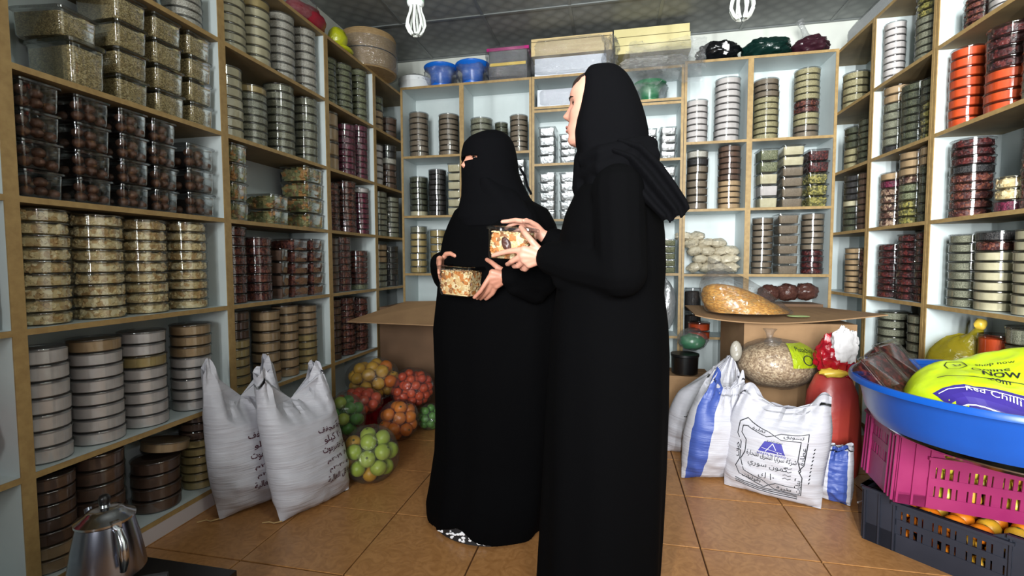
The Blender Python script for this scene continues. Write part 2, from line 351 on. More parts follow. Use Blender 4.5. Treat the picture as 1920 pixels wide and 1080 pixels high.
# ---------------------------------------------------------------- shelf units
def shelf_unit(label, side, a0, a1, ztop, zbot, shelves, depth=0.275, under='mdf_under', kick=False, back=True):
    """side L/R: a is y; side B: a is x; d runs from the front edge into the wall"""
    def box(g, a, d, z, mi=0, mis=None):
        ca, sa = (a[0] + a[1]) / 2, abs(a[1] - a[0]); cd, sd = (d[0] + d[1]) / 2, d[1] - d[0]; cz, sz = (z[0] + z[1]) / 2, z[1] - z[0]
        if side == 'L': g.box((-cd, ca, cz), (sd, sa, sz), mi, mis=mis)
        elif side == 'R': g.box((cd, ca, cz), (sd, sa, sz), mi, mis=mis)
        else: g.box((ca, cd, cz), (sa, sd, sz), mi, mis=mis)
        return g
    am = (a0 + a1) / 2; h = (a1 - a0) / 2; th = 0.018
    base = {'L': (XL, am, 0), 'R': (XR, am, 0), 'B': (am, YB, 0)}[side]
    t = thing('shelf_unit', label, 'shelf unit', base)
    for sg in (-1, 1):
        p = box(G(), (sg * h, sg * (h - th)), (0.002, depth), (zbot, ztop)).build('side_panel', 'laminate', t, smooth=False)
        box(G(), (sg * h, sg * (h - th)), (-0.002, 0.002), (zbot, ztop)).build('edge_band', 'mdf_edge', p, smooth=False)
    if back: box(G(), (-h + th, h - th), (depth - 0.006, depth), (zbot, ztop)).build('back_panel', 'laminate', t, smooth=False)
    for z in shelves:
        last = abs(z - ztop) < 0.03
        p = box(G(), (-h + th, h - th), (0.002, depth - 0.006), (z - th, z), mis=[1, 0, 0, 0, 0, 0]).build('shelf', ['laminate', under], t, smooth=False)
        box(G(), (-h + th, h - th), (-0.002, 0.002), (z - th, z)).build('edge_band', 'mdf_edge', p, smooth=False)
    if kick: box(G(), (-h, h), (0.0, 0.016), (0.0, shelves[-1] - th)).build('kick_board', 'kick_board', t, smooth=False)
    return t
SZ = {'L': [2.40, 2.02, 1.62, 1.243, .855, .425, .077], 'R': [2.45, 2.04, 1.64, 1.238, .84, .44, .08], 'B': [2.44, 1.895, 1.42, .955, .5, .08], 'C': [2.19, 1.79, 1.37, .96, .5, .08]}
LZ, RZ = SZ['L'], SZ['R']
shelf_unit('white shelf unit at the near left edge holding a red bag', 'L', .28, 1.058, 2.40, 0, LZ, kick=True)
shelf_unit('white shelf unit with wheat boxes, dried limes, nut tubs and flour tubs', 'L', 1.058, 1.845, 2.40, 0, LZ, kick=True)
shelf_unit('white shelf unit behind the two standing white sacks', 'L', 1.845, 2.635, 2.40, 0, LZ, kick=True)
shelf_unit('white shelf unit of dark red tubs behind the bagged oranges', 'L', 2.635, 3.225, 2.40, 0, LZ, kick=True)
shelf_unit('narrow white shelf unit in the left back corner', 'L', 3.225, 3.93, 2.40, 0, LZ, kick=True)
shelf_unit('back wall shelf unit under the two blue plastic buckets, left half', 'B', -1.678, -1.166, 2.44, 0, SZ['B'], under='laminate')
shelf_unit('back wall shelf unit behind the veiled woman', 'B', -1.166, -.612, 2.44, 0, SZ['B'], under='laminate')
shelf_unit('centre back wall shelf unit with foil boxes and a green bucket', 'B', -.608, .487, 2.44, 0, [2.44, 2.215] + SZ['C'], under='laminate')
shelf_unit('back wall shelf unit with white tubs above a pile of bags', 'B', .49, .925, 2.46, 0, [2.46] + SZ['B'][1:], under='laminate')
shelf_unit('back wall shelf unit below the green and maroon bags', 'B', .925, 1.468, 2.46, 0, [2.46] + SZ['B'][1:], under='laminate')
shelf_unit('narrow white shelf unit in the right back corner', 'R', 3.222, 3.93, 2.45, 0, RZ)
shelf_unit('middle right wall shelf unit with tall white tubs on top', 'R', 2.662, 3.218, 2.45, 0, RZ)
shelf_unit('right wall shelf unit with the orange chili tubs', 'R', 2.0, 2.658, 2.45, 0, RZ)
shelf_unit('right wall shelf unit beyond the chili tubs, nearest the viewer', 'R', 1.30, 1.996, 2.45, .70, RZ[:5])

# ---------------------------------------------------------------- tubs and boxes on the shelves
HR, HH = .078, .042          # template radius and height of a round tub
BW, BD, BH = .066, .18, .10  # template half width, depth, height of a box
def chips(g, n, size, place, flat=.35, mi=0, seed=1):
    rr = random.Random(seed)
    for k in range(n):
        p, nrm = place(rr); nrm = Vector(nrm).normalized()
        q = nrm.to_track_quat('Z', 'Y') @ Euler((rr.uniform(-.4, .4), rr.uniform(-.4, .4), rr.uniform(0, 6.3))).to_quaternion()
        s = size * rr.uniform(.65, 1.25); vs = []
        for zz, f in ((-flat, .8), (0, 1.0), (flat, .75)):
            for j in range(5):
                a = 2 * PI * j / 5 + rr.uniform(-.2, .2); vs.append(Vector(p) + q @ Vector((s * f * math.cos(a), s * .72 * f * math.sin(a), s * zz)))
        fs = [(4, 3, 2, 1, 0), (10, 11, 12, 13, 14)] + [(i * 5 + j, i * 5 + (j + 1) % 5, i * 5 + 5 + (j + 1) % 5, i * 5 + 5 + j) for i in (0, 1) for j in range(5)]
        g.add(vs, fs, mi)
def round_shell(g, mi=0, n=28):
    r, h = HR, HH
    g.lathe([(r * .92, .0005), (r * .958, h * .08), (r * .962, h * .80), (r * .985, h * .845), (r * .985, h * .88)], n, mi=mi, cap1=False)
def round_lid(g, mi=0, n=28):
    r, h = HR, HH
    g.lathe([(r * .980, h * .835), (r * .994, h * .845), (r * 1.0, h * .87), (r * 1.0, h * .92), (r * .996, h * .955), (r * .985, h * .98), (r * .965, h * .988), (r * .935, h * .985), (r * .91, h * .95), (r * .2, h * .945)], n, mi=mi, cap0=False)
def round_fill(g, kind, mi=0, n=28):
    r, h = HR, HH; top = h * .83
    if kind in ('flake', 'redmix', 'dkred', 'olive', 'walnut'):
        g.lathe([(r * .80, .002), (r * .86, h * .1), (r * .86, top * .85), (r * .76, top)], n, mi=mi)
        sz = {'flake': .0095, 'redmix': .0075, 'dkred': .007, 'olive': .007, 'walnut': .008}[kind]
        def pl(q):
            a = q.uniform(0, 2 * PI)
            if q.random() < .75: return (r * .855 * math.cos(a), r * .855 * math.sin(a), q.uniform(.007, top - .004)), (math.cos(a), math.sin(a), 0)
            e = r * .78 * math.sqrt(q.random()); return (e * math.cos(a), e * math.sin(a), top), (0, 0, 1)
        chips(g, 95 if kind == 'flake' else 110, sz, pl, mi=mi, seed=len(kind))
    else:
        g.lathe([(r * .87, .0015), (r * .935, h * .1), (r * .945, top * .97), (r * .90, top), (r * .3, top * 1.03)], n, mi=mi)
def rrect(hw, d, z, rad=.016, off=0.0, k=4):
    hw2, d2 = hw + off, d / 2 + off; pts = []
    for cx, cy, a0 in ((hw2 - rad, d2 - rad, 0), (-hw2 + rad, d2 - rad, PI / 2), (-hw2 + rad, -d2 + rad, PI), (hw2 - rad, -d2 + rad, 1.5 * PI)):
        for j in range(k + 1):
            a = a0 + PI / 2 * j / k; pts.append((cx + rad * math.cos(a), cy + rad * math.sin(a), z))
    return pts
def box_shell(g, mi=0):
    h = BH; g.loft([rrect(BW, BD, .0005, off=-.008), rrect(BW, BD, h * .06, off=-.005), rrect(BW, BD, h * .84, off=-.002), rrect(BW, BD, h * .87, off=0.001)], True, True, False, mi)
def box_lid(g, mi=0):
    h = BH; g.loft([rrect(BW, BD, h * .85, off=.002), rrect(BW, BD, h * .86, off=.004), rrect(BW, BD, h * .93, off=.004), rrect(BW, BD, h * .96, off=.001), rrect(BW, BD, h * .975, off=-.006), rrect(BW, BD, h * .94, off=-.011)], True, False, True, mi)
def box_fill(g, kind, mi=0, mi2=0):
    h = BH; top = h * .80
    if kind in ('flake', 'leaf', 'nutmix', 'redmix', 'olive', 'walnut'):
        g.loft([rrect(BW, BD, .003, off=-.013), rrect(BW, BD, top * .9, off=-.010), rrect(BW, BD, top, off=-.02)], True, True, True, mi)
        def pl(q):
            x, y = q.uniform(-BW + .014, BW - .014), q.uniform(-BD / 2 + .014, BD / 2 - .014); z = q.uniform(.019 if kind == 'leaf' else .011, top); k = q.random()
            if k < .42: return (x, -BD / 2 + .012, z), (0, -1, 0)
            if k < .55: return (x, BD / 2 - .012, z), (0, 1, 0)
            if k < .68: return (BW - .012, y, z), (1, 0, 0)
            if k < .82: return (-BW + .012, y, z), (-1, 0, 0)
            return (x, y, top), (0, 0, 1)
        chips(g, 760 if kind == 'nutmix' else 150, {'leaf': .016, 'nutmix': .0047}.get(kind, .010), pl, mi=mi, seed=5)
    elif kind == 'lime':
        g.loft([rrect(BW, BD, .003, off=-.022), rrect(BW, BD, top * .82, off=-.022)], True, True, True, mi)
        rr = random.Random(11)
        for ix in range(3):
            for iy in range(4):
                for iz in range(2):
                    if 0 < iy < 3 and ix == 1 and iz == 0: continue
                    if rr.random() < .18 and iz == 1: continue
                    R = rr.uniform(.0165, .0205)
                    g.ell(((ix - 1) * .041 + rr.uniform(-.003, .003), (iy - 1.5) * .045 + rr.uniform(-.003, .003), .022 + iz * .036 + rr.uniform(-.002, .004)), (R, R, R * .93), 10, 7, mi=mi2)
    else:
        g.loft([rrect(BW, BD, .002, off=-.0095), rrect(BW, BD, h * .06, off=-.007), rrect(BW, BD, top * .97, off=-.004), rrect(BW, BD, top, off=-.012)], True, True, True, mi)
TUBM = {}
def tub_meshes(shape, kind, fine):
    key = (shape, kind, fine)
    if key in TUBM: return TUBM[key]
    cm = KIND[kind][2]
    if shape == 'r': sh, ld, fi = round_shell, round_lid, round_fill
    else: sh, ld, fi = box_shell, box_lid, box_fill
    if fine:
        a, b, c = G(), G(), G(); sh(a); ld(b)
        if shape == 'b': fi(c, kind, 0, 1)
        else: fi(c, kind)
        r = (a.mesh('tub', 'tub_plastic'), b.mesh('lid', 'lid_plastic'), c.mesh('contents', [cm, 'dried_lime']))
    else:
        a = G(); sh(a, 0) if shape == 'b' else round_shell(a, 0, 20)
        ld(a, 1) if shape == 'b' else round_lid(a, 1, 20)
        if shape == 'b': fi(a, kind, 2, 2)
        else: fi(a, kind, 2, 20)
        r = (a.mesh('tub', ['tub_plastic', 'lid_plastic', cm]),)
    TUBM[key] = r; return r
TEMPL = {}
def tub(shape, kind, loc, rz, scale, fine, label, group):
    key = (shape, kind, fine)
    if key not in TEMPL:
        ms = tub_meshes(*key); o = bpy.data.objects.new(KIND[kind][1] if shape == 'r' else KIND[kind][1].replace('tub', 'box'), ms[0])
        ch = []
        if fine:
            for n, m in (('lid', ms[1]), ('contents', ms[2])):
                c = bpy.data.objects.new(n, m); ch.append(c)
            ch[1]['kind'] = 'stuff'
        TEMPL[key] = (o, ch); cop = (o, ch)
    else:
        o, ch = TEMPL[key]; o2 = o.copy(); cop = (o2, [c.copy() for c in ch])
    o, ch = cop; COL.objects.link(o); o.location = loc; o.rotation_euler = (0, 0, rz); o.scale = scale
    for c in ch: COL.objects.link(c); c.parent = o
    return tag(o, label, 'tub' if shape == 'r' else 'box', group)
ORD = ['topmost', 'second', 'third', 'fourth', 'fifth', 'sixth', 'seventh', 'eighth', 'ninth', 'tenth', 'eleventh', 'twelfth']
NTH = ['first', 'second', 'third', 'fourth', 'fifth', 'sixth']
BAY = {('L', 0): 'outermost left unit', ('L', 1): 'nearest left unit', ('L', 2): 'second left unit', ('L', 3): 'third left unit', ('L', 4): 'left corner unit',
       ('B', 1): 'leftmost back unit', ('B', 2): 'second back unit', ('C', 1): 'centre back unit', ('B', 3): 'fourth back unit', ('B', 4): 'rightmost back unit',
       ('R', 1): 'right corner unit', ('R', 2): 'middle right unit', ('R', 3): 'nearest right unit'}
SHN = {1: 'top shelf', 2: 'second shelf', 3: 'third shelf', 4: 'fourth shelf', 5: 'fifth shelf', 6: 'bottom shelf'}
STACKS = [
('L',1,1,'r',1.735,.075,0,5,.0324,.012,'pale*5'),
('L',1,1,'r',1.522,.078,0,5,.0274,.012,'brown*5'),
('L',1,2,'b',1.289,.06,.19,1,.1525,.0,'wheat*1'),
('L',1,2,'b',1.454,.064,.19,4,.1047,.012,'wheat*4'),
('L',1,2,'b',1.603,.067,.19,4,.102,.012,'wheat*4'),
('L',1,2,'b',1.748,.062,.19,4,.1016,.012,'wheat*4'),
('L',1,3,'b',1.153,.063,.2,4,.0977,.012,'lime*4'),
('L',1,3,'b',1.304,.062,.2,4,.0964,.012,'lime*4'),
('L',1,3,'b',1.443,.059,.2,4,.0974,.012,'lime*4'),
('L',1,3,'b',1.568,.055,.2,4,.0931,.012,'lime*4'),
('L',1,3,'b',1.732,.073,.2,3,.099,.012,'lime*3'),
('L',1,4,'r',1.177,.078,0,9,.04,.012,'flake*9'),
('L',1,4,'r',1.353,.078,0,9,.0397,.012,'flake*9'),
('L',1,4,'r',1.523,.078,0,9,.0394,.012,'flake*9'),
('L',1,4,'r',1.712,.078,0,9,.0401,.012,'flake*9'),
('L',1,5,'r',1.16,.07,0,7,.0516,.012,'white*7'),
('L',1,5,'r',1.33,.078,0,8,.0455,.012,'tan*1 white*7'),
('L',1,5,'r',1.502,.078,0,8,.0455,.012,'white*2 yellow*1 white*5'),
('L',1,5,'r',1.717,.078,0,8,.0453,.012,'tan*3 white*5'),
('L',1,6,'r',1.159,.069,0,7,.0434,.012,'brown*5 tan*2'),
('L',1,6,'r',1.316,.078,0,6,.0525,.012,'brown*6'),
('L',1,6,'r',1.541,.085,0,4,.05,.012,'brown*4'),
('L',1,6,'r',1.736,.074,0,9,.0382,.012,'brown*3 yellow*6'),
('L',0,4,'r',.97,.06,0,9,.0367,.012,'grey*9'),
('L',2,1,'r',1.983,.078,0,7,.0407,.012,'cream*7'),
('L',2,1,'r',2.155,.078,0,7,.0457,.012,'yellow*1 cream*6'),
('L',2,1,'r',2.348,.078,0,8,.0433,.012,'pale*8'),
('L',2,1,'r',2.541,.069,0,8,.0456,.012,'pale*8'),
('L',2,2,'r',1.954,.073,0,7,.046,.012,'cream*7'),
('L',2,2,'r',2.113,.076,0,8,.0362,.012,'yellow*1 grey*7'),
('L',2,2,'r',2.33,.078,0,9,.0412,.012,'grey*9'),
('L',2,2,'r',2.54,.07,0,8,.0462,.012,'grey*8'),
('L',2,3,'b',1.945,.054,.16,4,.0982,.012,'leaf*4'),
('L',2,3,'b',2.223,.073,.17,2,.0785,.012,'leaf*2'),
('L',2,3,'b',2.517,.093,.17,4,.0929,.012,'leaf*4'),
('L',2,4,'r',1.947,.067,0,8,.0449,.012,'redmix*8'),
('L',2,4,'r',2.119,.07,0,7,.0454,.012,'redmix*7'),
('L',2,4,'b',2.236,.036,.15,4,.067,.012,'brown*4'),
('L',2,4,'b',2.374,.075,.16,5,.0644,.012,'redmix*5'),
('L',2,4,'b',2.53,.062,.16,5,.0658,.012,'redmix*5'),
('L',2,5,'r',1.948,.068,0,9,.0434,.012,'brown*3 yellow*6'),
('L',2,5,'r',2.164,.07,0,7,.0539,.012,'tan*7'),
('L',2,5,'r',2.314,.07,0,8,.0487,.012,'tan*8'),
('L',2,5,'r',2.485,.078,0,9,.0417,.012,'tan*4 yellow*5'),
('L',2,6,'r',1.941,.061,0,6,.0335,.012,'yellow*6'),
('L',3,1,'r',2.754,.078,0,8,.0354,.012,'green*8'),
('L',3,1,'r',2.938,.078,0,8,.0393,.012,'green*8'),
('L',3,1,'r',3.139,.061,0,8,.0448,.012,'green*8'),
('L',3,2,'r',2.76,.078,0,4,.09,.012,'tan*4'),
('L',3,2,'r',2.967,.078,0,8,.0422,.012,'purple*8'),
('L',3,2,'r',3.132,.068,0,9,.0419,.012,'purple*9'),
('L',3,3,'r',2.757,.078,0,8,.0374,.012,'redmix*8'),
('L',3,3,'r',2.958,.078,0,8,.0425,.012,'redmix*8'),
('L',3,3,'r',3.136,.064,0,9,.036,.012,'white*1 purple*8'),
('L',3,4,'r',2.734,.063,0,8,.0428,.012,'brown*8'),
('L',3,4,'r',2.878,.071,0,8,.0444,.012,'redmix*8'),
('L',3,4,'r',3.104,.078,0,7,.0389,.012,'redmix*6 green*1'),
('L',3,5,'r',2.745,.075,0,8,.048,.012,'brown*8'),
('L',3,5,'r',2.916,.078,0,9,.0429,.012,'redmix*9'),
('L',3,5,'r',3.091,.078,0,8,.0466,.012,'redmix*8'),
('L',4,1,'r',3.376,.078,0,5,.0506,.012,'green*2 tan*3'),
('L',4,1,'r',3.605,.078,0,3,.055,.012,'brown*3'),
('L',4,2,'r',3.361,.078,0,6,.0502,.012,'white*6'),
('L',4,2,'r',3.593,.078,0,7,.0493,.012,'dark*2 pale*1 brown*4'),
('L',4,3,'r',3.417,.078,0,8,.0419,.012,'grey*8'),
('L',4,3,'r',3.624,.078,0,8,.0402,.012,'grey*8'),
('L',4,4,'r',3.399,.078,0,7,.0467,.012,'tan*3 grey*4'),
('L',4,4,'r',3.598,.078,0,7,.0453,.012,'dark*7'),
('B',1,1,'r',-1.56,.082,0,8,.0446,.012,'greybrown*8'),
('B',1,1,'r',-1.304,.086,0,8,.041,.012,'greybrown*8'),
('B',1,2,'r',-1.568,.077,0,7,.0456,.012,'dkgreen*6 cream*1'),
('B',1,2,'r',-1.404,.075,0,9,.0412,.012,'dark*9'),
('B',1,2,'b',-1.243,.058,.14,6,.0683,.012,'cream*6'),
('B',1,3,'r',-1.574,.071,0,7,.0549,.012,'grey*1 yellow*6'),
('B',1,3,'r',-1.401,.069,0,6,.059,.012,'yellow*6'),
('B',2,1,'r',-1.031,.091,0,6,.047,.012,'grey*6'),
('B',2,1,'r',-.863,.053,0,6,.0388,.012,'dkgreen*6'),
('B',2,1,'r',-.726,.074,0,7,.0404,.012,'greybrown*7'),
('B',2,2,'b',-.71,.048,.14,7,.06,.012,'foil*7'),
('B',2,2,'b',-.926,.074,.14,6,.0628,.012,'cream*6'),
('C',1,1,'b',-.497,.068,.15,4,.07,.012,'foil*4'),
('C',1,1,'b',-.337,.068,.15,4,.0547,.012,'foil*4'),
('C',1,1,'b',.272,.039,.15,4,.0556,.012,'foil*4'),
('C',1,1,'b',.388,.059,.15,4,.0569,.012,'foil*4'),
('C',1,2,'b',-.495,.067,.15,5,.0712,.012,'foil*5'),
('C',1,2,'b',-.34,.064,.15,5,.0699,.012,'foil*5'),
('C',1,2,'b',.388,.059,.15,5,.0741,.012,'foil*5'),
('C',1,3,'b',.401,.054,.14,5,.0499,.012,'green*5'),
('B',3,1,'r',.59,.078,0,7,.0434,.012,'white*7'),
('B',3,1,'r',.795,.088,0,10,.0446,.012,'white*10'),
('B',4,1,'r',1.055,.084,0,10,.0418,.012,'greybrown*3 yellowgrey*7'),
('B',4,1,'r',1.31,.083,0,11,.0427,.012,'yellowgrey*5 redmix*2 yellowgrey*2 greybrown*2'),
('B',3,2,'r',.599,.076,0,8,.0528,.012,'pale*1 dark*1 greybrown*6'),
('B',3,2,'r',.819,.079,0,11,.0405,.012,'brown*6 tan*5'),
('B',4,2,'b',1.062,.064,.15,5,.0823,.012,'green*2 cream*1 white*1 cream*1'),
('B',4,2,'b',1.217,.073,.15,6,.0715,.012,'cream*2 greybrown*4'),
('B',4,2,'b',1.376,.068,.15,5,.0785,.012,'dkred*2 olive*3'),
('B',4,3,'r',1.045,.07,0,9,.0442,.012,'greybrown*9'),
('B',4,3,'b',1.2,.07,.15,6,.0703,.012,'greybrown*6'),
('B',4,3,'r',1.372,.073,0,10,.042,.012,'greybrown*6 dkred*4'),
('B',3,4,'r',.583,.059,0,2,.176,.012,'dark*2'),
('R',1,1,'r',3.624,.078,0,5,.0468,.012,'yellowgrey*5'),
('R',1,2,'r',3.574,.078,0,6,.0453,.012,'dkgreen*3 yellowgrey*3'),
('R',1,2,'r',3.393,.078,0,7,.0391,.012,'dkgreen*7'),
('R',1,3,'r',3.562,.078,0,9,.0402,.012,'dark*4 cream*1 dkgreen*4'),
('R',1,3,'r',3.37,.078,0,9,.0388,.012,'brown*9'),
('R',1,4,'r',3.506,.078,0,8,.0362,.012,'tan*8'),
('R',1,4,'r',3.32,.07,0,8,.0345,.012,'redmix*6 tan*2'),
('R',2,1,'r',3.136,.052,0,9,.0363,.012,'white*9'),
('R',2,1,'r',2.837,.078,0,9,.0358,.012,'olive*3 grey*6'),
('R',2,2,'r',3.117,.071,0,8,.0466,.012,'tan*2 grey*5 dark*1'),
('R',2,2,'r',2.938,.077,0,8,.0405,.012,'dkgreen*8'),
('R',2,2,'r',2.773,.077,0,8,.0368,.012,'dkgreen*3 olive*5'),
('R',2,3,'r',3.116,.072,0,7,.043,.012,'tan*1 purple*1 walnut*5'),
('R',2,3,'r',2.929,.078,0,9,.042,.012,'tan*3 walnut*1 green*2 olive*3'),
('R',2,3,'r',2.76,.065,0,8,.0463,.012,'tan*2 dkgreen*6'),
('R',2,4,'r',3.11,.078,0,8,.0375,.012,'dkred*8'),
('R',2,4,'r',2.921,.076,0,9,.0383,.012,'dkred*9'),
('R',2,4,'r',2.765,.069,0,9,.0389,.012,'dkred*9'),
('R',2,5,'r',3.085,.078,0,7,.0461,.012,'grey*7'),
('R',2,5,'r',2.801,.078,0,7,.0476,.012,'grey*7'),
('R',3,1,'r',2.494,.069,0,5,.0274,.012,'redmix*5'),
('R',3,1,'r',2.347,.069,0,5,.0262,.012,'white*5'),
('R',3,2,'r',2.566,.064,0,8,.0434,.012,'chili*8'),
('R',3,2,'r',2.347,.078,0,8,.0425,.012,'dkred*4 chili*4'),
('R',3,2,'r',2.155,.078,0,8,.0363,.012,'grey*8'),
('R',3,3,'r',2.534,.078,0,9,.0381,.012,'dkred*3 dark*1 redmix*5'),
('R',3,3,'r',2.266,.058,0,3,.0453,.012,'flake*2 purple*1'),
('R',3,3,'r',2.14,.058,0,9,.0373,.012,'redmix*9'),
('R',3,4,'r',2.514,.077,0,8,.0404,.012,'grey*8'),
('R',3,4,'r',2.35,.077,0,8,.041,.012,'dark*1 redmix*1 cream*6'),
('R',3,4,'r',2.15,.078,0,8,.0404,.012,'cream*8'),
('R',3,5,'r',2.312,.066,0,3,.1023,.012,'chili*2 tan*1'),
('R',3,5,'r',2.17,.066,0,5,.0712,.012,'grey*1 yellowgrey*4'),]
rs = random.Random(5); cnt = {}
for wl, bay, si, shp, al, rad, dep, n, uh, gap, spec in STACKS:
    cnt[(wl, bay, si)] = cnt.get((wl, bay, si), 0) + 1
    kinds = [k for part in spec.split() for k in [part.split('*')[0]] * int(part.split('*')[1])]
    z0 = SZ[wl][si]; fine = (wl == 'L' and bay <= 2) or (wl == 'R' and bay == 3)
    rad *= .94 if shp == 'b' else 1.0
    stack = NTH[cnt[(wl, bay, si)] - 1]; lean = rs.uniform(-.0004, .0004), rs.uniform(-.0004, .0004)
    gaps = [z - z0 for z in SZ[wl] if z > z0 + .05]; uh = min(uh, (min(gaps) - .024) / n) if gaps else uh
    rzs = rs.uniform(-.02, .02) if shp == 'b' else 0
    for k in range(n):
        kind = kinds[n - 1 - k]; z = z0 + .0012 + k * uh
        jit = .0022 if shp == 'r' else .0018
        da, dd = rs.uniform(-jit, jit) + lean[0] * k, abs(rs.uniform(-jit, jit))
        d = gap + (rad if shp == 'r' else dep / 2) + dd
        if wl == 'L': loc = (XL - d, al + da, z); rz = PI / 2
        elif wl == 'R': loc = (XR + d, al + da, z); rz = -PI / 2
        else: loc = (al + da, YB + d, z); rz = 0
        if shp == 'r': sc = (rad / HR, rad / HR, uh / HH); rz = rs.uniform(0, 6.28)
        else: sc = (rad / BW, dep / BD, uh / BH); rz += rzs + rs.uniform(-.015, .015)
        ph = KIND[kind][0]; pos = ORD[n - 1 - k]
        lab = f"{pos} {'tub' if shp == 'r' else 'box'} of {ph}, {stack} stack, {SHN[si]} of {BAY[(wl, bay)]}"
        tub(shp, kind, loc, rz, sc, fine, lab, f"{ph} containers on the shelves")
# a wheat box put askew on the near one, and a lidded tub tipped on the brown tubs
o = tub('b', 'wheat', (XL - .125, 1.285, 1.62 + .1525), PI / 2 + .12, (1.0, 1.0, .95), True, 'wheat box set askew on top of the foremost grain box', 'wheat boxes'); 
o = tub('r', 'tan', (XL - .10, 1.585, .077 + .215), 0, (1.12, 1.12, 1.0), True, 'pale lidded tub lying tilted on top of four brown tubs', 'loose tubs'); o.rotation_euler = (-.14, .05, 0)
# ---------------------------------------------------------------- sacks (surface given by u across, v up)
AR = {}
for cp in range(0xFE70, 0xFEFD):
    d = unicodedata.decomposition(chr(cp)).split()
    if len(d) == 2: AR.setdefault(chr(int(d[1], 16)), {})[d[0].strip('<>')] = chr(cp)
    if len(d) == 3 and d[0] in ('<isolated>', '<final>') and d[1] == '0644': AR.setdefault('lam' + chr(int(d[2], 16)), {})[d[0].strip('<>')] = chr(cp)
def arabic(s):
    """join the letters and put them in visual order"""
    out = []; i = 0
    def joins_next(c): return c in AR and 'initial' in AR[c]
    prev = False
    while i < len(s):
        c = s[i]
        if c == '\u0644' and i + 1 < len(s) and 'lam' + s[i + 1] in AR:
            out.append(AR['lam' + s[i + 1]]['final' if prev else 'isolated']); i += 2; prev = False; continue
        if c in AR:
            nxt = i + 1 < len(s) and s[i + 1] in AR
            f = ('medial' if joins_next(c) and nxt else 'final') if prev else ('initial' if joins_next(c) and nxt else 'isolated')
            out.append(AR[c].get(f) or AR[c].get('isolated') or c); prev = joins_next(c) and nxt
        else: out.append(c); prev = False
        i += 1
    res = ''.join(reversed(out))
    # digits read left to right
    buf, num = '', ''
    for ch in res:
        if '\u0660' <= ch <= '\u0669' or ch.isdigit(): num = ch + num
        else: buf += num + ch; num = ''
    return buf + num
def text_mesh(body, bold=0.0):
    c = bpy.data.curves.new('t', 'FONT'); c.body = body; c.size = 1; c.offset = bold; c.resolution_u = 2
    o = bpy.data.objects.new('t', c); COL.objects.link(o); dg = bpy.context.evaluated_depsgraph_get(); dg.update()
    me = o.evaluated_get(dg).to_mesh(); vs = [v.co.copy() for v in me.vertices]; fs = [tuple(p.vertices) for p in me.polygons]
    o.evaluated_get(dg).to_mesh_clear(); bpy.data.objects.remove(o); bpy.data.curves.remove(c)
    if not vs: return [], [], 1
    x0, x1 = min(v.x for v in vs), max(v.x for v in vs); y0, y1 = min(v.y for v in vs), max(v.y for v in vs)
    return [((v.x - x0) / (x1 - x0) - .5, (v.y - y0) / max(y1 - y0, 1e-6) - .5) for v in vs], fs, (x1 - x0) / max(y1 - y0, 1e-6)
def print_text(g, S, body, u, v, w, h, rot=0.0, off=.0025, bold=0.0, ua=1.0, va=1.0):
    """lay lettering on the surface S(u,v); w,h in u/v-metres given the aspect ua (metres per u), va (metres per v)"""
    vs, fs, asp = text_mesh(body, bold); c, s = math.cos(rot), math.sin(rot); out = []
    for x, y in vs:
        X, Y = x * w, y * h; X, Y = X * c - Y * s, X * s + Y * c
        out.append(S(u + X / ua, v + Y / va, off))
    g.add(out, fs)
def print_line(g, S, pts, wid, off=.002, ua=1.0, va=1.0):
    P = []
    for a, b in zip(pts, pts[1:]):
        n = max(1, int(math.hypot((b[0] - a[0]) * ua, (b[1] - a[1]) * va) / .02))
        P += [(a[0] + (b[0] - a[0]) * k / n, a[1] + (b[1] - a[1]) * k / n) for k in range(n)]
    P.append(pts[-1]); L_, R_ = [], []
    for i, p in enumerate(P):
        q0, q1 = P[max(i - 1, 0)], P[min(i + 1, len(P) - 1)]; dx, dy = (q1[0] - q0[0]) * ua, (q1[1] - q0[1]) * va; l = math.hypot(dx, dy) or 1
        nx, ny = -dy / l * wid / 2 / ua, dx / l * wid / 2 / va
        L_.append(S(p[0] + nx, p[1] + ny, off)); R_.append(S(p[0] - nx, p[1] - ny, off))
    n = len(P); g.add(L_ + R_, [(i, i + 1, n + i + 1, n + i) for i in range(n - 1)])
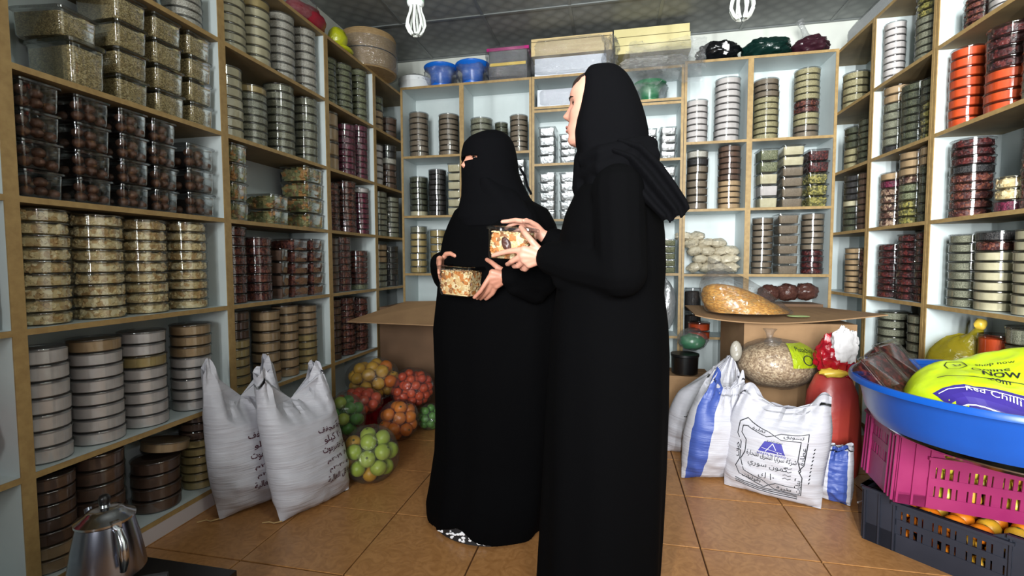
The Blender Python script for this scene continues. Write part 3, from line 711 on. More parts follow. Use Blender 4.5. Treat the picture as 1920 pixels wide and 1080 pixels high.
def sack(base, udir, width, height, depth, lean=(0, 0), ears=.12, seed=1, name='sack', label='', cat='sack', mats=('woven_sack',), stripe=None, group=None, top_in=.86, dip=.10, fat=(.25, .72), twist=0.0):
    """upright woven sack: flat bottom seam, bulging sides, open gathered top with two raised corners (ears)"""
    t = thing(name, label, cat, base, 0, group)
    u3 = Vector((udir[0], udir[1], 0)).normalized(); n3 = Vector((u3.y, -u3.x, 0)); up = Vector((0, 0, 1)); NU, NV = 40, 44
    def S(u, v, off=0.0, side=1):
        uu = max(-1, min(1, u)); e = abs(uu)
        wv = 1.0 + .07 * math.sin(PI * min(1, v * 1.15)) - (1 - top_in) * max(0, (v - .72) / .28) ** 1.3 - .02 * math.sin(9 * v + seed)
        hh = height * (1 - dip * max(0, v - .6) / .4 * (1 - e ** 2.2)) + ears * (max(0, v - .62) / .38) ** .8 * math.exp(-((e - .80) / .21) ** 2) * (1.0 if uu < 0 else .86)
        prof = min(1, (v / fat[0])) ** .55 if v < fat[0] else 1 - .90 * max(0, (v - fat[1]) / (1 - fat[1])) ** .9
        th = depth / 2 * max(0, 1 - e ** 2.6) ** .6 * prof * (1 + .12 * math.sin(2.2 * v + seed + uu))
        z = v * hh; x = uu * width / 2 * wv
        cr = .006 * fbm((uu * .6, v * 5 + side, seed), 3.0, seed) + .004 * math.sin(38 * v + 5 * uu + 2 * fbm((uu, v, seed), 2)) * (1 - v) ** 1.5 * 1.2
        if v > .7: cr += .012 * math.sin(17 * uu + 3 * fbm((uu * 2, v, seed), 2)) * (v - .7) / .3
        th = side * (th + (cr if e < .97 else cr * .2) + .003 + .010 * max(0, v - .8) / .2) + side * off
        lx, ln = lean
        p = u3 * (x + lx * v * v) + n3 * (th + ln * v) + up * (z + .004)
        if twist: p = p + n3 * (twist * uu * v)
        return p
    g = G(); fr, bk = [], []
    for i in range(NV + 1):
        v = i / NV; row = [S(-1 + 2 * j / NU, v, 0, 1) for j in range(NU + 1)] + [S(1 - 2 * j / NU, v, 0, -1) for j in range(1, NU)]
        fr.append(row)
    n = len(fr[0]); vs = [p for r in fr for p in r]; fs = []; ms = []
    for i in range(NV):
        for j in range(n):
            k = (j + 1) % n; fs.append((i * n + j, i * n + k, (i + 1) * n + k, (i + 1) * n + j))
            uj = -1 + 2 * (j + .5) / NU if j < NU else 9
            ms.append(1 if stripe and stripe[0] <= uj <= stripe[1] else 0)
    fs.append(tuple(range(n - 1, -1, -1))); ms.append(0)
    # mouth: sunken cover just under the rim
    c = sum((Vector(p) for p in fr[-3]), Vector()) / n - Vector((0, 0, .035)); vs.append(c)
    for j in range(n): fs.append(((NV - 3) * n + j, (NV - 3) * n + (j + 1) % n, len(vs) - 1)); ms.append(0)
    g.v = [tuple(p) for p in vs]; g.f = fs; g.m = ms
    g.build('sack_body', list(mats), t)
    return t, S
t, S2 = sack((-1.243, 1.80, 0), (.36, .93), .335, .535, .20, lean=(-.04, -.115), ears=.115, seed=3, label='white woven sack with maroon printed lines, nearer of the two at the shelves', group=None, dip=.16)
def maroon_lines(S, t, u0=.50):
    g = G(); ua, va = .165, .55
    for body, v, w, h in (('ذرة مجفف', .60, .135, .036), ('٢٠ كيلو', .52, .10, .034), ('من حضرموت', .44, .135, .034), ('٨ ٢٠١٩م', .355, .12, .022), ('٥ ٢٠٢٠م', .285, .11, .022), ('قوافل العالية', .215, .145, .036)):
        print_text(g, S, arabic(body), u0, v, w, h, rot=-.04, ua=ua, va=va, bold=.012)
    g.build('printed_lettering', 'print_maroon', t)
maroon_lines(S2, t)
G().tube([(-.05, -.155, .008), (-.075, -.17, .006), (-.10, -.165, .005), (-.125, -.175, .004)], .0025, 6).build('seam_thread', 'twine', t)
t, S1 = sack((-1.495, 1.76, 0), (.40, .92), .33, .53, .18, lean=(-.03, -.075), ears=.15, seed=8, label='white woven sack half hidden behind the nearer printed one', dip=.14)
maroon_lines(S1, t, .12)
G().tube([(-.06, -.148, .008), (-.085, -.17, .006), (-.11, -.165, .005), (-.135, -.185, .004)], .0025, 6).build('seam_thread', 'twine', t)
# right-hand group
t, S3 = sack((.697, 2.275, 0), (.905, -.425), .375, .455, .175, lean=(.045, -.03), ears=.055, seed=5, label='white sack with a dark printed frame and blue pyramid logo', dip=.115, top_in=.92, twist=-.01)
g = G(); ua, va = .19, .43; e = .012
def frame_line(pts): print_line(g, S3, pts, .0035, ua=ua, va=va)
frame_line([(-.72, .71), (-.60, .77), (-.12, .70), (0, .665), (.12, .70), (.62, .72), (.62, .42), (.54, .36), (.62, .30), (.62, .12), (.10, .12), (0, .155), (-.10, .12), (-.62, .20), (-.70, .28), (-.62, .36), (-.62, .52), (-.72, .60), (-.72, .71)])
frame_line([(-.64, .685), (-.56, .70), (-.14, .635), (0, .665), (.14, .63), (.50, .64), (.50, .45), (.58, .36), (.50, .28), (.50, .19), (.14, .20), (0, .155), (-.14, .20), (-.52, .26), (-.60, .36), (-.52, .44), (-.52, .56), (-.64, .62), (-.64, .685)])
for body, u, v, w, h, r in (('تسويق', .36, .675, .07, .022, -.03), ('تغليف', -.36, .695, .07, .020, -.12), ('عطارة', .58, .50, .07, .020, PI / 2), ('بهارات', .57, .20, .06, .022, PI / 2), ('حبوب', -.66, .44, .06, .02, PI / 2), ('بقوليات', -.36, .185, .075, .024, -.1), ('طيبة', .30, .155, .055, .02, .02),
                            ('شركة سرايا الشرق للتجارة', 0.0, .435, .185, .028, -.02), ('سرايا الشرق', .02, .592, .06, .010, 0)):
    print_text(g, S3, arabic(body), u, v, w, h, rot=r, ua=ua, va=va, bold=.008)
for k, vv in enumerate((.105, .085, .065)): frame_line([(-.7, .15 + (vv - .105)), (-.2, .105 + (vv - .105)), (.55, vv)])
for k in range(10): frame_line([(.74, .25 + k * .035), (.76, .268 + k * .035)])
g.build('printed_frame', 'print_black', t)
g = G(); pl = [(-.16, .585), (.16, .585), (.26, .48), (-.26, .48)]
N_ = 8
for i in range(N_):
    a, b = i / N_, (i + 1) / N_
    def P(s, q): return S3(pl[0][0] + (pl[3][0] - pl[0][0]) * q + (pl[1][0] + (pl[2][0] - pl[1][0]) * q - pl[0][0] - (pl[3][0] - pl[0][0]) * q) * s, .585 - .10 * q, .002)
    for k in range(4): g.add([P(a, k / 4), P(b, k / 4), P(b, k / 4 + .25), P(a, k / 4 + .25)], [(0, 1, 2, 3)])
print_text(g, S3, 'SARAYA AL SHARQ', 0, .464, .105, .010, ua=ua, va=va, bold=.01)
g.build('pyramid_logo', 'print_blue', t)
g = G(); print_line(g, S3, [(0, .575), (-.12, .49)], .002, .003, ua, va); print_line(g, S3, [(0, .575), (.12, .49)], .002, .003, ua, va); print_line(g, S3, [(-.2, .52), (.2, .50)], .0015, .003, ua, va)
g.build('logo_lines', 'print_white', t)
g = G()
print_text(g, S3, arabic('كمون سوري'), -.05, .345, .15, .034, rot=-.02, ua=ua, va=va); print_text(g, S3, arabic('١٠ ك'), -.05, .255, .06, .026, ua=ua, va=va)
for k in range(4):
    v = .365 - k * .035
    print_line(g, S3, [(.26, v), (.31, v + .012), (.36, v), (.42, v + .012)], .0022, .0025, ua, va)
g.build('handwriting', 'print_black', t)
t, S4 = sack((.465, 2.42, 0), (.62, .16), .27, .45, .18, lean=(.075, .02), ears=.10, seed=6, label='white sack with a blue stripe down its left edge, top twisted shut', mats=('woven_sack', 'woven_blue'), stripe=(-.88, -.42), dip=.02, top_in=.55, fat=(.3, .62))
t, S5 = sack((.93, 2.30, 0), (.70, -.55), .185, .245, .13, lean=(.0, -.02), ears=.02, seed=9, label='small white sack with blue side stripe beside the pink crate', mats=('woven_sack', 'woven_blue'), stripe=(.18, .86), dip=.03, top_in=.97)
G().tube([(.09, -.075, .03), (.12, -.10, .06), (.11, -.12, .02), (.13, -.14, .006)], .004, 6).build('tie_string', 'paper_white', t)
t, S6 = sack((.47, 2.70, 0), (.93, -.10), .36, .46, .24, lean=(.14, .0), ears=.02, seed=12, label='big round white sack tied at the top behind the striped sack', dip=-.18, top_in=.22, fat=(.35, .55))
g = G()
for k in range(5): print_line(g, S6, [(-.62 + .05 * k, .50 + .055 * k), (-.50 + .05 * k, .505 + .055 * k), (-.36 + .05 * k, .47 + .055 * k)], .004, .003, .18, .46); print_line(g, S6, [(-.55 + .05 * k, .50 + .055 * k), (-.55 + .05 * k, .53 + .055 * k)], .004, .003, .18, .46)
g.build('printed_lettering', 'print_black', t)
G().ell((.17, -.01, .575), (.03, .025, .055), 12, 8, fn=lambda p: 1 + .25 * math.sin(6 * math.atan2(p.y, p.x))).build('tied_neck', 'milky_film', t)

# ---------------------------------------------------------------- fruit and bags
def fruit_mesh(kind, mat):
    g = G()
    if kind == 'lemon': g.ell((0, 0, 0), (1, 1, 1.18), 12, 9, fn=lambda p: 1 + .22 * max(0, abs(p.z) - .82) / .18)
    else: g.ell((0, 0, 0), (1, 1, .93), 12, 9)
    return g.mesh(kind, mat)
def calyx_mesh():
    g = G(); g.lathe([(.02, .955), (.12, .945), (.16, .925), (.10, .92)], 6); return g.mesh('calyx', 'calyx')
CAL = None; FR = {}
def fruit(name, mat, loc, r, label, group, cat='fruit', cal=True):
    global CAL
    if CAL is None: CAL = calyx_mesh()
    if (name, mat) not in FR: FR[(name, mat)] = fruit_mesh(name, mat)
    o = bpy.data.objects.new(name, FR[(name, mat)]); COL.objects.link(o); o.location = loc; o.scale = (r, r, r)
    o.rotation_euler = (rf.uniform(-1.8, 1.8), rf.uniform(-1.2, 1.2), rf.uniform(0, 6))
    tag(o, label, cat, group)
    if cal: c = bpy.data.objects.new('calyx', CAL); COL.objects.link(c); c.parent = o
    return o
rf = random.Random(21)
def pack(c, rad, r, n, seed, floor=None):
    """fruit centres packed inside an ellipsoid: random start, then pushed apart"""
    q = np.random.RandomState(seed); R_ = np.array(rad) - r * .96; C_ = np.array(c)
    n = int(.60 * rad[0] * rad[1] * rad[2] / r ** 3)
    P = q.normal(size=(n, 3)); P = P / np.linalg.norm(P, axis=1)[:, None] * q.rand(n, 1) ** .4 * R_
    for it in range(160):
        d = P[:, None] - P[None]; l = np.linalg.norm(d, axis=2) + np.eye(n) * 9; ov = np.clip(1.98 * r - l, 0, None)
        P = P + (d / l[..., None] * ov[..., None]).sum(1) * .30; P[:, 2] -= .0004
        e = np.linalg.norm(P / R_, axis=1); k = e > 1; P[k] = P[k] / e[k][:, None]
        if floor is not None: P[:, 2] = np.maximum(P[:, 2], floor + r * .95 - C_[2])
    return [Vector(p + C_) for p in P]
def bag_film(name, label, c, rad, mat='bag_film', neck=None, seed=1, floor=None, group='clear bags of fruit on the floor', cat='bag', amp=.07, fine=36):
    t = thing(name, label, cat, (c[0], c[1], floor if floor is not None else c[2] - rad[2]), 0, group); b = t.location.copy()
    g = G(); g.ell(c, rad, fine, fine * 2 // 3, fn=lambda p: 1 + amp * fbm(p, 2.3, seed) + amp * .35 * fbm(p, 7, seed + 1))
    if floor is not None: g.v = [(x, y, max(z, floor + .002)) for x, y, z in g.v]
    if neck:
        nk = Vector(neck); s = Vector((c[0], c[1], c[2])) + (nk - Vector(c)) * .62
        g.tube([s, s.lerp(nk, .55), nk, nk + (nk - s) * .35 + Vector((.01, 0, 0))], [.05, .018, .012, .03], 10)
    g.shift(-b); g.build('film', mat, t); return t
FRL = ['yellow orange in the uppermost clear fruit bag', 'small red tangerine in the bag by the shaded carton', 'red tomato in the clear bag above the limes', 'orange in the clear bag on the tiles under the tangerines', 'dark lime in the small shadowed bag beside the oranges', 'green lime in the bag squeezed beside the printed sack', 'yellow green lime in the largest clear fruit bag']
BAGS = [ # name, label bits, centre, radii, fruit radius, n, [(kind, mat, weight)], neck, floor
 ('yellow oranges', 'uppermost clear bag of yellow oranges against the shelf base', (-1.49, 2.78, .305), (.170, .15, .135), .042, 34, [('orange', 'yellow_orange_skin', 5), ('orange', 'orange_skin', 1)], None, None),
 ('small tangerines', 'clear bag of small red tangerines by the shaded carton', (-1.262, 2.86, .235), (.14, .14, .125), .029, 60, [('tangerine', 'tangerine_skin', 1)], None, None),
 ('red tomatoes', 'clear bag of red tomatoes above the green limes', (-1.43, 2.50, .245), (.135, .12, .075), .030, 30, [('tomato', 'tomato_skin', 1)], None, None),
 ('oranges', 'clear bag of oranges on the tiles under the tangerines', (-1.235, 2.60, .112), (.118, .125, .118), .039, 30, [('orange', 'orange_skin', 1)], None, 0),
 ('dark limes', 'small clear bag of dark limes beside the oranges, in shadow', (-1.115, 2.80, .075), (.085, .09, .08), .026, 20, [('lime', 'green_lime_skin', 1)], None, 0),
 ('green limes', 'clear bag of green limes squeezed beside the printed sack', (-1.375, 2.26, .235), (.10, .10, .12), .034, 20, [('lime', 'green_lime_skin', 3), ('lime', 'lime_skin', 1)], None, None),
 ('yellow green limes', 'largest clear bag, of yellow green limes, in front of the oranges', (-1.14, 2.085, .122), (.135, .13, .135), .040, 32, [('lime', 'lime_skin', 6), ('lime', 'yellow_orange_skin', 1)], None, 0),
]
for i, (fn_, lab, c, rad, r, n, ks, neck, fl_) in enumerate(BAGS):
    bag_film('fruit_bag', lab, c, tuple(k * 1.035 for k in rad), seed=30 + i, floor=fl_, amp=.05)
    pool = [(k, m) for k, m, w in ks for _ in range(w)]
    for P in pack(c, rad, r, n, 50 + i, fl_):
        k, m = rf.choice(pool); fruit(k, m, P, r * rf.uniform(.93, 1.0), FRL[i], f'{fn_} in a clear bag', cal=(k in ('orange', 'lime')))
# red plastic crate that the upper fruit bags rest on
def crate(name, label, cat, base, rz, L, Wd, H, mat, lo=.10, rot=None, thick=.008, notch=.12):
    """plastic crate: slotted walls, corner posts, a dip in each long rim"""
    t = thing(name, label, cat, base, rz, None, rot)
    g = G(); g.box((0, 0, .005), (L - .03, Wd - .03, .01)); g.build('floor_panel', mat, t, smooth=False)
    def wall_bars(length, long):
        g = G(); hl = length / 2; post = length * .21
        top = H - (H * notch if long else 0); b0, m0, t0 = H * .20, H * .11, top - H * .62 if False else 0
        hole = H * .155; zb_ = top - H * .26 - 2 * hole; z1 = zb_ + hole
        g.box((0, 0, zb_ / 2), (length, thick, zb_)); g.box((0, 0, z1 + H * .055), (length - 2 * post + .02, thick, H * .11)); g.box((0, 0, top - H * .075), (length - 2 * post + .02, thick, H * .15))
        g.box((0, -.006, top - .005), (length - 2 * post + .03 if long else length, .022, .010))
        for s in (-1, 1):
            g.box((s * (hl - post / 2), 0, H / 2), (post, thick, H)); g.box((s * (hl - post / 2), -.006, H - .005), (post + .004, .022, .010))
            for k in (.06, .5, .94): g.box((s * (hl - post * k), -.006, H / 2), (.006, .010, H * .96))
            if long: g.add([(s * (hl - post), -.004, H), (s * (hl - post * 1.35), -.004, top), (s * (hl - post), -.004, top), (s * (hl - post), .004, H), (s * (hl - post * 1.35), .004, top), (s * (hl - post), .004, top)], [(0, 1, 2), (3, 5, 4), (0, 3, 4, 1)])
        n = max(4, int((length - 2 * post) / .021)); w = (length - 2 * post) / n
        for k in range(n + 1):
            x = -hl + post + w * k; q = .5 if k % 4 else 1.1
            g.box((x, 0, zb_ + (hole * 2 + H * .11) / 2), (w * q, thick * .6, hole * 2 + H * .15))
        return g
    for sy in (-1, 1):
        a = wall_bars(L - .012, True); M = Matrix.Translation((0, sy * (Wd / 2 - .01), 0)) @ Matrix.Rotation(0 if sy < 0 else PI, 4, 'Z'); a.xf(M); a.build('long_side', mat, t, smooth=False)
        a = wall_bars(Wd - .024, False); M = Matrix.Translation((sy * (L / 2 - .01), 0, 0)) @ Matrix.Rotation(PI / 2 if sy > 0 else -PI / 2, 4, 'Z'); a.xf(M); a.build('short_side', mat, t, smooth=False)
    return t
crate('fruit_crate', 'dark red slotted crate in the corner under the bagged oranges', 'crate', (-1.515, 2.80, 0), 1.45, .40, .29, .165, 'red_film')
cn = crate('fruit_crate', 'navy slotted crate of oranges on the floor, under the pink one', 'crate', (1.215, 1.93, 0), -.785, .50, .32, .205, 'navy_plastic', notch=.10)
cp = crate('fruit_crate', 'pink slotted crate of lemons under the blue basin', 'crate', (1.19, 1.945, .212), 0, .47, .30, .24, 'pink_plastic', rot=(0, .055, -.12), notch=.26)
def fill_crate(base, rz, L, Wd, z0, z1, r, kind, mats, lab, grp, rot=None):
    R = Matrix.Rotation(rz, 3, 'Z') if rot is None else Euler(rot).to_matrix(); k = 0; z = z0 + r
    while z < z1:
        off = (k % 2) * r; x = -L / 2 + r + .018 + off
        while x < L / 2 - r - .01:
            y = -Wd / 2 + r + .018 + off * .6
            while y < Wd / 2 - r - .012:
                inner = abs(x) < L / 2 - 3.2 * r and abs(y) < Wd / 2 - 3.2 * r and z + 1.7 * r < z1
                if not inner:
                    p = Vector(base) + R @ Vector((x + rf.uniform(-.002, .002), y + rf.uniform(-.002, .002), z + rf.uniform(-.002, .002)))
                    fruit(kind, rf.choice(mats), p, r * .97, lab, grp, cal=(kind == 'orange'))
                y += 2 * r
            x += 2 * r
        z += 1.62 * r; k += 1
fill_crate((1.215, 1.93, 0), -.785, .50, .32, .012, .19, .034, 'orange', ['orange_skin', 'orange_skin', 'yellow_orange_skin'], 'orange lying in the navy slotted crate', 'oranges in the navy crate')
fill_crate((1.19, 1.945, .212), 0, .47, .30, .012, .222, .031, 'lemon', ['lemon_skin', 'lemon_skin', 'lemon_skin', 'yellow_orange_skin'], 'lemon lying in the pink slotted crate', 'lemons in the pink crate', rot=(0, .055, -.12))
# tray and blue basin
BX, BY = 1.17, 1.70
g = G(); g.lathe([(.02, 0), (.315, 0), (.33, .012), (.345, .016), (.345, .020), (.325, .018), (.31, .006), (.02, .006)], 48); g.build('tray', 'chrome', None, (BX + .05, BY + .0, .492)); tag(bpy.data.objects['tray'], 'round metal tray between the pink crate and the blue basin', 'tray')
t = thing('basin', 'big round blue plastic basin on the pink crate', 'basin', (BX, BY, .514))
g = G(); n = 64
g.lathe([(.02, .004), (.29, .004), (.325, .014), (.347, .05), (.370, .148), (.377, .158), (.392, .160), (.396, .153), (.396, .142), (.390, .140), (.388, .148), (.378, .148), (.364, .142), (.340, .05), (.315, .018), (.02, .012)], n)
g.build('bowl', 'blue_plastic', t)
# two date boxes leaning in the basin
for k, (x, y, z, lab) in enumerate(((.868, 1.80, .632, 'clear box of dark dates leaning at the basin rim'), (.950, 1.895, .660, 'clear box of brown dates leaning behind the other date box'))):
    o = tub('b', 'dkred', (x, y, z), 0, (1.0, .95, .62), True, lab, 'date boxes in the basin'); o.rotation_euler = (.85, -.10, .62)
# yellow shopping bag lying in the basin
def cloth_bag(name, label, cat, cx, cy, zb, hx, hy, hfun, rz, mat, seed, nx=44, ny=34, base=None):
    t = thing(name, label, cat, (cx, cy, zb), rz)
    def S(u, v, off=0):
        e = max(abs(u), abs(v)); k = max(0, 1 - (abs(u) ** 4 + abs(v) ** 4)) ** .45
        q_ = math.sqrt(max(0, 1 - .42 * u * u * v * v)) * (1 - .22 * (abs(u * v)) ** 1.5); u, v = u * q_, v * q_
        return Vector((u * hx * (1 + .04 * fbm((u, v, seed), 2)), v * hy * (1 + .04 * fbm((v, u, seed), 2)), .004 + hfun(u, v) * k + .010 * fbm((u * 2, v * 2, seed), 1.6, seed) * k + off))
    rows = [[S(-1 + 2 * i / nx, -1 + 2 * j / ny) for i in range(nx + 1)] for j in range(ny + 1)]
    low = [[Vector((p.x, p.y, .002)) for p in r] for r in rows]
    g = G(); n = nx + 1; vs = [p for r in rows for p in r]; fs = [(j * n + i, j * n + i + 1, (j + 1) * n + i + 1, (j + 1) * n + i) for j in range(ny) for i in range(nx)]
    g.add(vs, fs); rim = [rows[0][i] for i in range(n)] + [rows[j][nx] for j in range(1, ny + 1)] + [rows[ny][i] for i in range(nx - 1, -1, -1)] + [rows[j][0] for j in range(ny - 1, 0, -1)]
    g.loft([rim, [Vector((p.x * .9, p.y * .9, 0)) for p in rim]], True, False, True)
    g.build('bag_body', mat, t); return t, S
hf = lambda u, v: .110 + .056 * (v + 1) + .075 * max(0, (u + .2)) + .02 * math.sin(4 * u + 1) * v
t, SN = cloth_bag('shopping_bag', 'neon yellow plastic shopping bag slumped in the blue basin', 'bag', BX - .022, BY - .060, .550, .272, .222, hf, -.18, 'neon_film', 4)
g = G(); ua, va = .27, .225
print_text(g, SN, 'Shop now', -.12, .20, .085, .018, rot=-.25, ua=ua, va=va); print_text(g, SN, 'Online', -.20, .06, .08, .021, rot=-.25, ua=ua, va=va); print_text(g, SN, 'NOW', -.16, -.10, .078, .030, rot=-.28, ua=ua, va=va, bold=.02); print_text(g, SN, '.com', -.24, -.27, .045, .016, rot=-.28, ua=ua, va=va)
print_line(g, SN, [(-.72, -.10), (-.35, -.22), (.10, -.36)], .004, .003, ua, va)
print_line(g, SN, [(-.55, .26), (-.50, .38), (-.36, .36), (-.36, .18), (-.46, .08), (-.55, .14), (-.55, .26)], .003, .003, ua, va); print_line(g, SN, [(-.47, .28), (-.46, .18), (-.42, .18), (-.41, .27)], .003, .003, ua, va)
g.build('printed_lettering', 'print_black', t)
g = G(); q = []
for i in range(13):
    for j in range(6):
        u0, v0 = -.86 + .085 * i, -.86 + j * .085 - i * .028; q = [SN(u0 + a * .085, v0 + b * .085 - a * .028, .0022) for a, b in ((0, 0), (1, 0), (1, 1), (0, 1))]; g.add(q, [(0, 1, 2, 3)])
g.build('purple_band', 'purple_film', t)
g = G(); print_text(g, SN, 'Red Chilli', -.42, -.62, .12, .022, rot=-.36, ua=ua, va=va, off=.0045); print_line(g, SN, [(-.84, -.42), (-.3, -.62), (.22, -.80)], .003, .004, ua, va); print_line(g, SN, [(-.8, -.74), (-.3, -.90)], .003, .004, ua, va)
g.build('band_lettering', 'print_white', t)
# yellow tied bag on the right shelf
t = thing('tied_bag', 'yellow see-through bag with a knotted top on the right shelf', 'bag', (1.535, 2.485, .452)); g = G()
g.ell((0, 0, .138), (.130, .125, .128), 30, 20, fn=lambda p: 1 + .06 * fbm(p, 2, 3) + .03 * math.sin(9 * math.atan2(p.y, p.x)) * max(0, p.z)); g.tube([(0, -.04, .21), (0, -.07, .275), (0, -.085, .305)], [.08, .024, .015], 12); g.build('film', 'yellow_film', t)
G().ell((0, -.09, .325), (.022, .022, .024), 12, 8, fn=lambda p: 1 + .2 * fbm(p, 4, 2)).build('knot', 'yellow_film_solid', t)
G().ell((.01, .02, .085), (.10, .13, .075), 20, 12, fn=lambda p: 1 + .15 * fbm(p, 4, 8)).build('contents', 'white_bag', t)
# bag of nuts with a yellow-green patch, red wrapped bag, cartons
t = thing('nut_bag', 'large clear bag of shelled nuts with a yellow green printed patch', 'bag', (.85, 2.735, .27)); g = G()
g.ell((0, 0, .235), (.190, .15, .120), 36, 24, fn=lambda p: 1 + .04 * fbm(p, 3, 3)); g.build('contents', grains('nuts_in_bag', [(176, 150, 120), (158, 132, 102), (196, 172, 140), (138, 112, 84)], 120, 0.5), t)['kind'] = 'stuff'
g = G(); g.ell((0, 0, .240), (.203, .162, .133), 40, 26, fn=lambda p: 1 + .045 * fbm(p, 2.6, 9)); g.tube([(-.03, -.02, .35), (-.045, -.03, .38), (-.045, -.03, .405), (-.045, -.03, .425)], [.05, .014, .02, .035], 10); g.build('film', 'bag_film', t)
g = G()
def SB(u, v, off=0.0):
    a = -PI / 2 + .12 + u * 1.0; b = .05 + v * 1.0; r = 1.0
    return Vector((.207 * math.cos(b) * math.cos(a), .166 * math.cos(b) * math.sin(a), .240 + .137 * math.sin(b))) * 1.0 + Vector((math.cos(a), math.sin(a), .5)) * (off + .004)
n1 = 14
for i in range(n1):
    for j in range(n1):
        g.add([SB(a / n1, b / n1) for a, b in ((i, j), (i + 1, j), (i + 1, j + 1), (i, j + 1))], [(0, 1, 2, 3)])
g.build('printed_patch', 'neon_sheer', t)
g = G(); print_text(g, SB, 'Pistachio', .45, .66, .55, .20, rot=-.25, off=.003); g.build('patch_lettering', 'green_bag', t)
g = G(); print_line(g, SB, [(.40 + .13 * math.cos(k * PI / 10), .27 + .17 * math.sin(k * PI / 10)) for k in range(21)], .03, .003); g.build('ring_mark', 'print_black', t)
t = thing('wrapped_bag', 'tall red plastic bag with crumpled red wrapper and white paper on top', 'bag', (1.035, 2.53, 0)); g = G()
g.loft([[(math.cos(2 * PI * j / 28) * rx * (1 + .05 * fbm((math.cos(j), math.sin(j), z * 3), 2)), math.sin(2 * PI * j / 28) * rx * .8 * (1 + .05 * fbm((math.sin(j), z * 3, 1), 2)), z) for j in range(28)] for z, rx in ((.004, .09), (.04, .115), (.15, .125), (.30, .118), (.42, .105), (.50, .075), (.54, .035), (.55, .02))]); g.build('bag_body', 'pink_bag', t)
g = G(); g.ell((.0, -.01, .60), (.080, .065, .10), 44, 30, fn=lambda p: 1 + .22 * fbm(p, 2.6, 5) + .10 * abs(fbm(p, 7, 6)) + .05 * math.sin(12 * math.atan2(p.y, p.x) + 4 * p.z)); g.ell((.05, 0, .53), (.072, .055, .045), 36, 22, fn=lambda p: 1 + .25 * fbm(p, 3, 8) + .10 * abs(fbm(p, 8, 3))); g.build('red_wrapper', 'red_film', t)
g = G(); g.ell((.02, -.055, .655), (.056, .032, .085), 40, 28, fn=lambda p: 1 + .26 * fbm(p, 2.0, 14) + .10 * abs(fbm(p, 6, 2))); g.build('paper_wad', 'paper_white', t)
g = G(); g.ell((-.02, -.055, .525), (.06, .035, .022), 18, 10, fn=lambda p: 1 + .25 * fbm(p, 3, 3)); g.build('yellow_wrapper', 'yellow_film_solid', t)
t = thing('carton', 'brown cardboard carton supporting the bag of yellow noodles', 'carton', (1.02, 3.22, 0)); g = G()
g.box((0, 0, .35), (.57, .60, .70)); g.build('box_body', 'cardboard', t, smooth=False)
g = G(); nu = 16
pts = [(-.56 + 1.0 * i / nu * .96, -.36, .745 - .045 * math.sin(PI * (i / nu) ** .8) + .02 * i / nu) for i in range(nu + 1)]; bk_ = [(x * .92, .36, .735) for x, y, z in pts]
g.loft([pts, bk_, [(x, y, z - .006) for x, y, z in bk_], [(x, y, z - .006) for x, y, z in pts], pts], False, False, False); g.build('top_flap', 'cardboard', t, smooth=False)
G().lathe([(.001, 0), (.045, 0), (.045, .001), (.001, .001)], 24, c=(0, 0, 0)).xf(Matrix.Translation((.02, -.22, .733)) @ Matrix.Scale(1.3, 4, (1, 0, 0))).build('round_sticker', 'sticker_green', t)
t = thing('carton', 'shade toned brown carton in the left back corner with an open flap', 'carton', (-1.40, 3.42, 0)); g = G()
g.box((.01, 0, .36), (.54, .42, .72)); g.build('box_body', 'cardboard_dark', t, smooth=False)
g = G(); g.loft([[(-.33, -.55, .655), (.31, -.55, .645)], [(-.05, -.215, .765), (.31, -.215, .775)], [(-.05, -.215, .759), (.31, -.215, .769)], [(-.33, -.55, .649), (.31, -.55, .639)], [(-.33, -.55, .655), (.31, -.55, .645)]], False, False, False); g.build('open_flap', 'cardboard', t, smooth=False)
t = thing('carton', 'small brown carton on the floor under the black tub', 'carton', (.49, 3.42, 0)); G().box((0, 0, .142), (.31, .26, .284)).build('box_body', 'cardboard', t, smooth=False)
for s in (-1, 1): G().box((0, s * .066, .2865), (.30, .125, .005)).build('top_flap', 'cardboard', t, smooth=False)
t = thing('storage_tub', 'dark clear tub lying on the small carton', 'tub', (.48, 3.36, .29)); G().lathe([(.07, .0), (.082, .01), (.086, .12), (.092, .125), (.092, .14), (.02, .142)], 28).build('tub_body', 'black_plastic', t); G().lathe([(.073, .002), (.0855, .011), (.0895, .12)], 28, cap0=False, cap1=False).build('clear_sleeve', 'tub_plastic', t)
t = thing('tied_bag', 'clear bag of green plastic on top of the dark tub', 'bag', (.54, 3.45, .435)); G().ell((0, 0, .06), (.085, .07, .055), 20, 12, fn=lambda p: 1 + .15 * fbm(p, 3, 3)).build('contents', 'green_plastic', t); G().ell((0, 0, .075), (.10, .085, .075), 24, 16, fn=lambda p: 1 + .1 * fbm(p, 3, 6) + .35 * max(0, p.z - .7)).build('film', 'wrap_film', t)
for k in range(2): tub('r', 'chili', (.60, 3.56, .503 + .06 * k), 0, (.95, .95, 1.35), False, f"{('lower', 'upper')[k]} orange tub behind the bag of yellow noodles", 'orange tubs behind the carton')
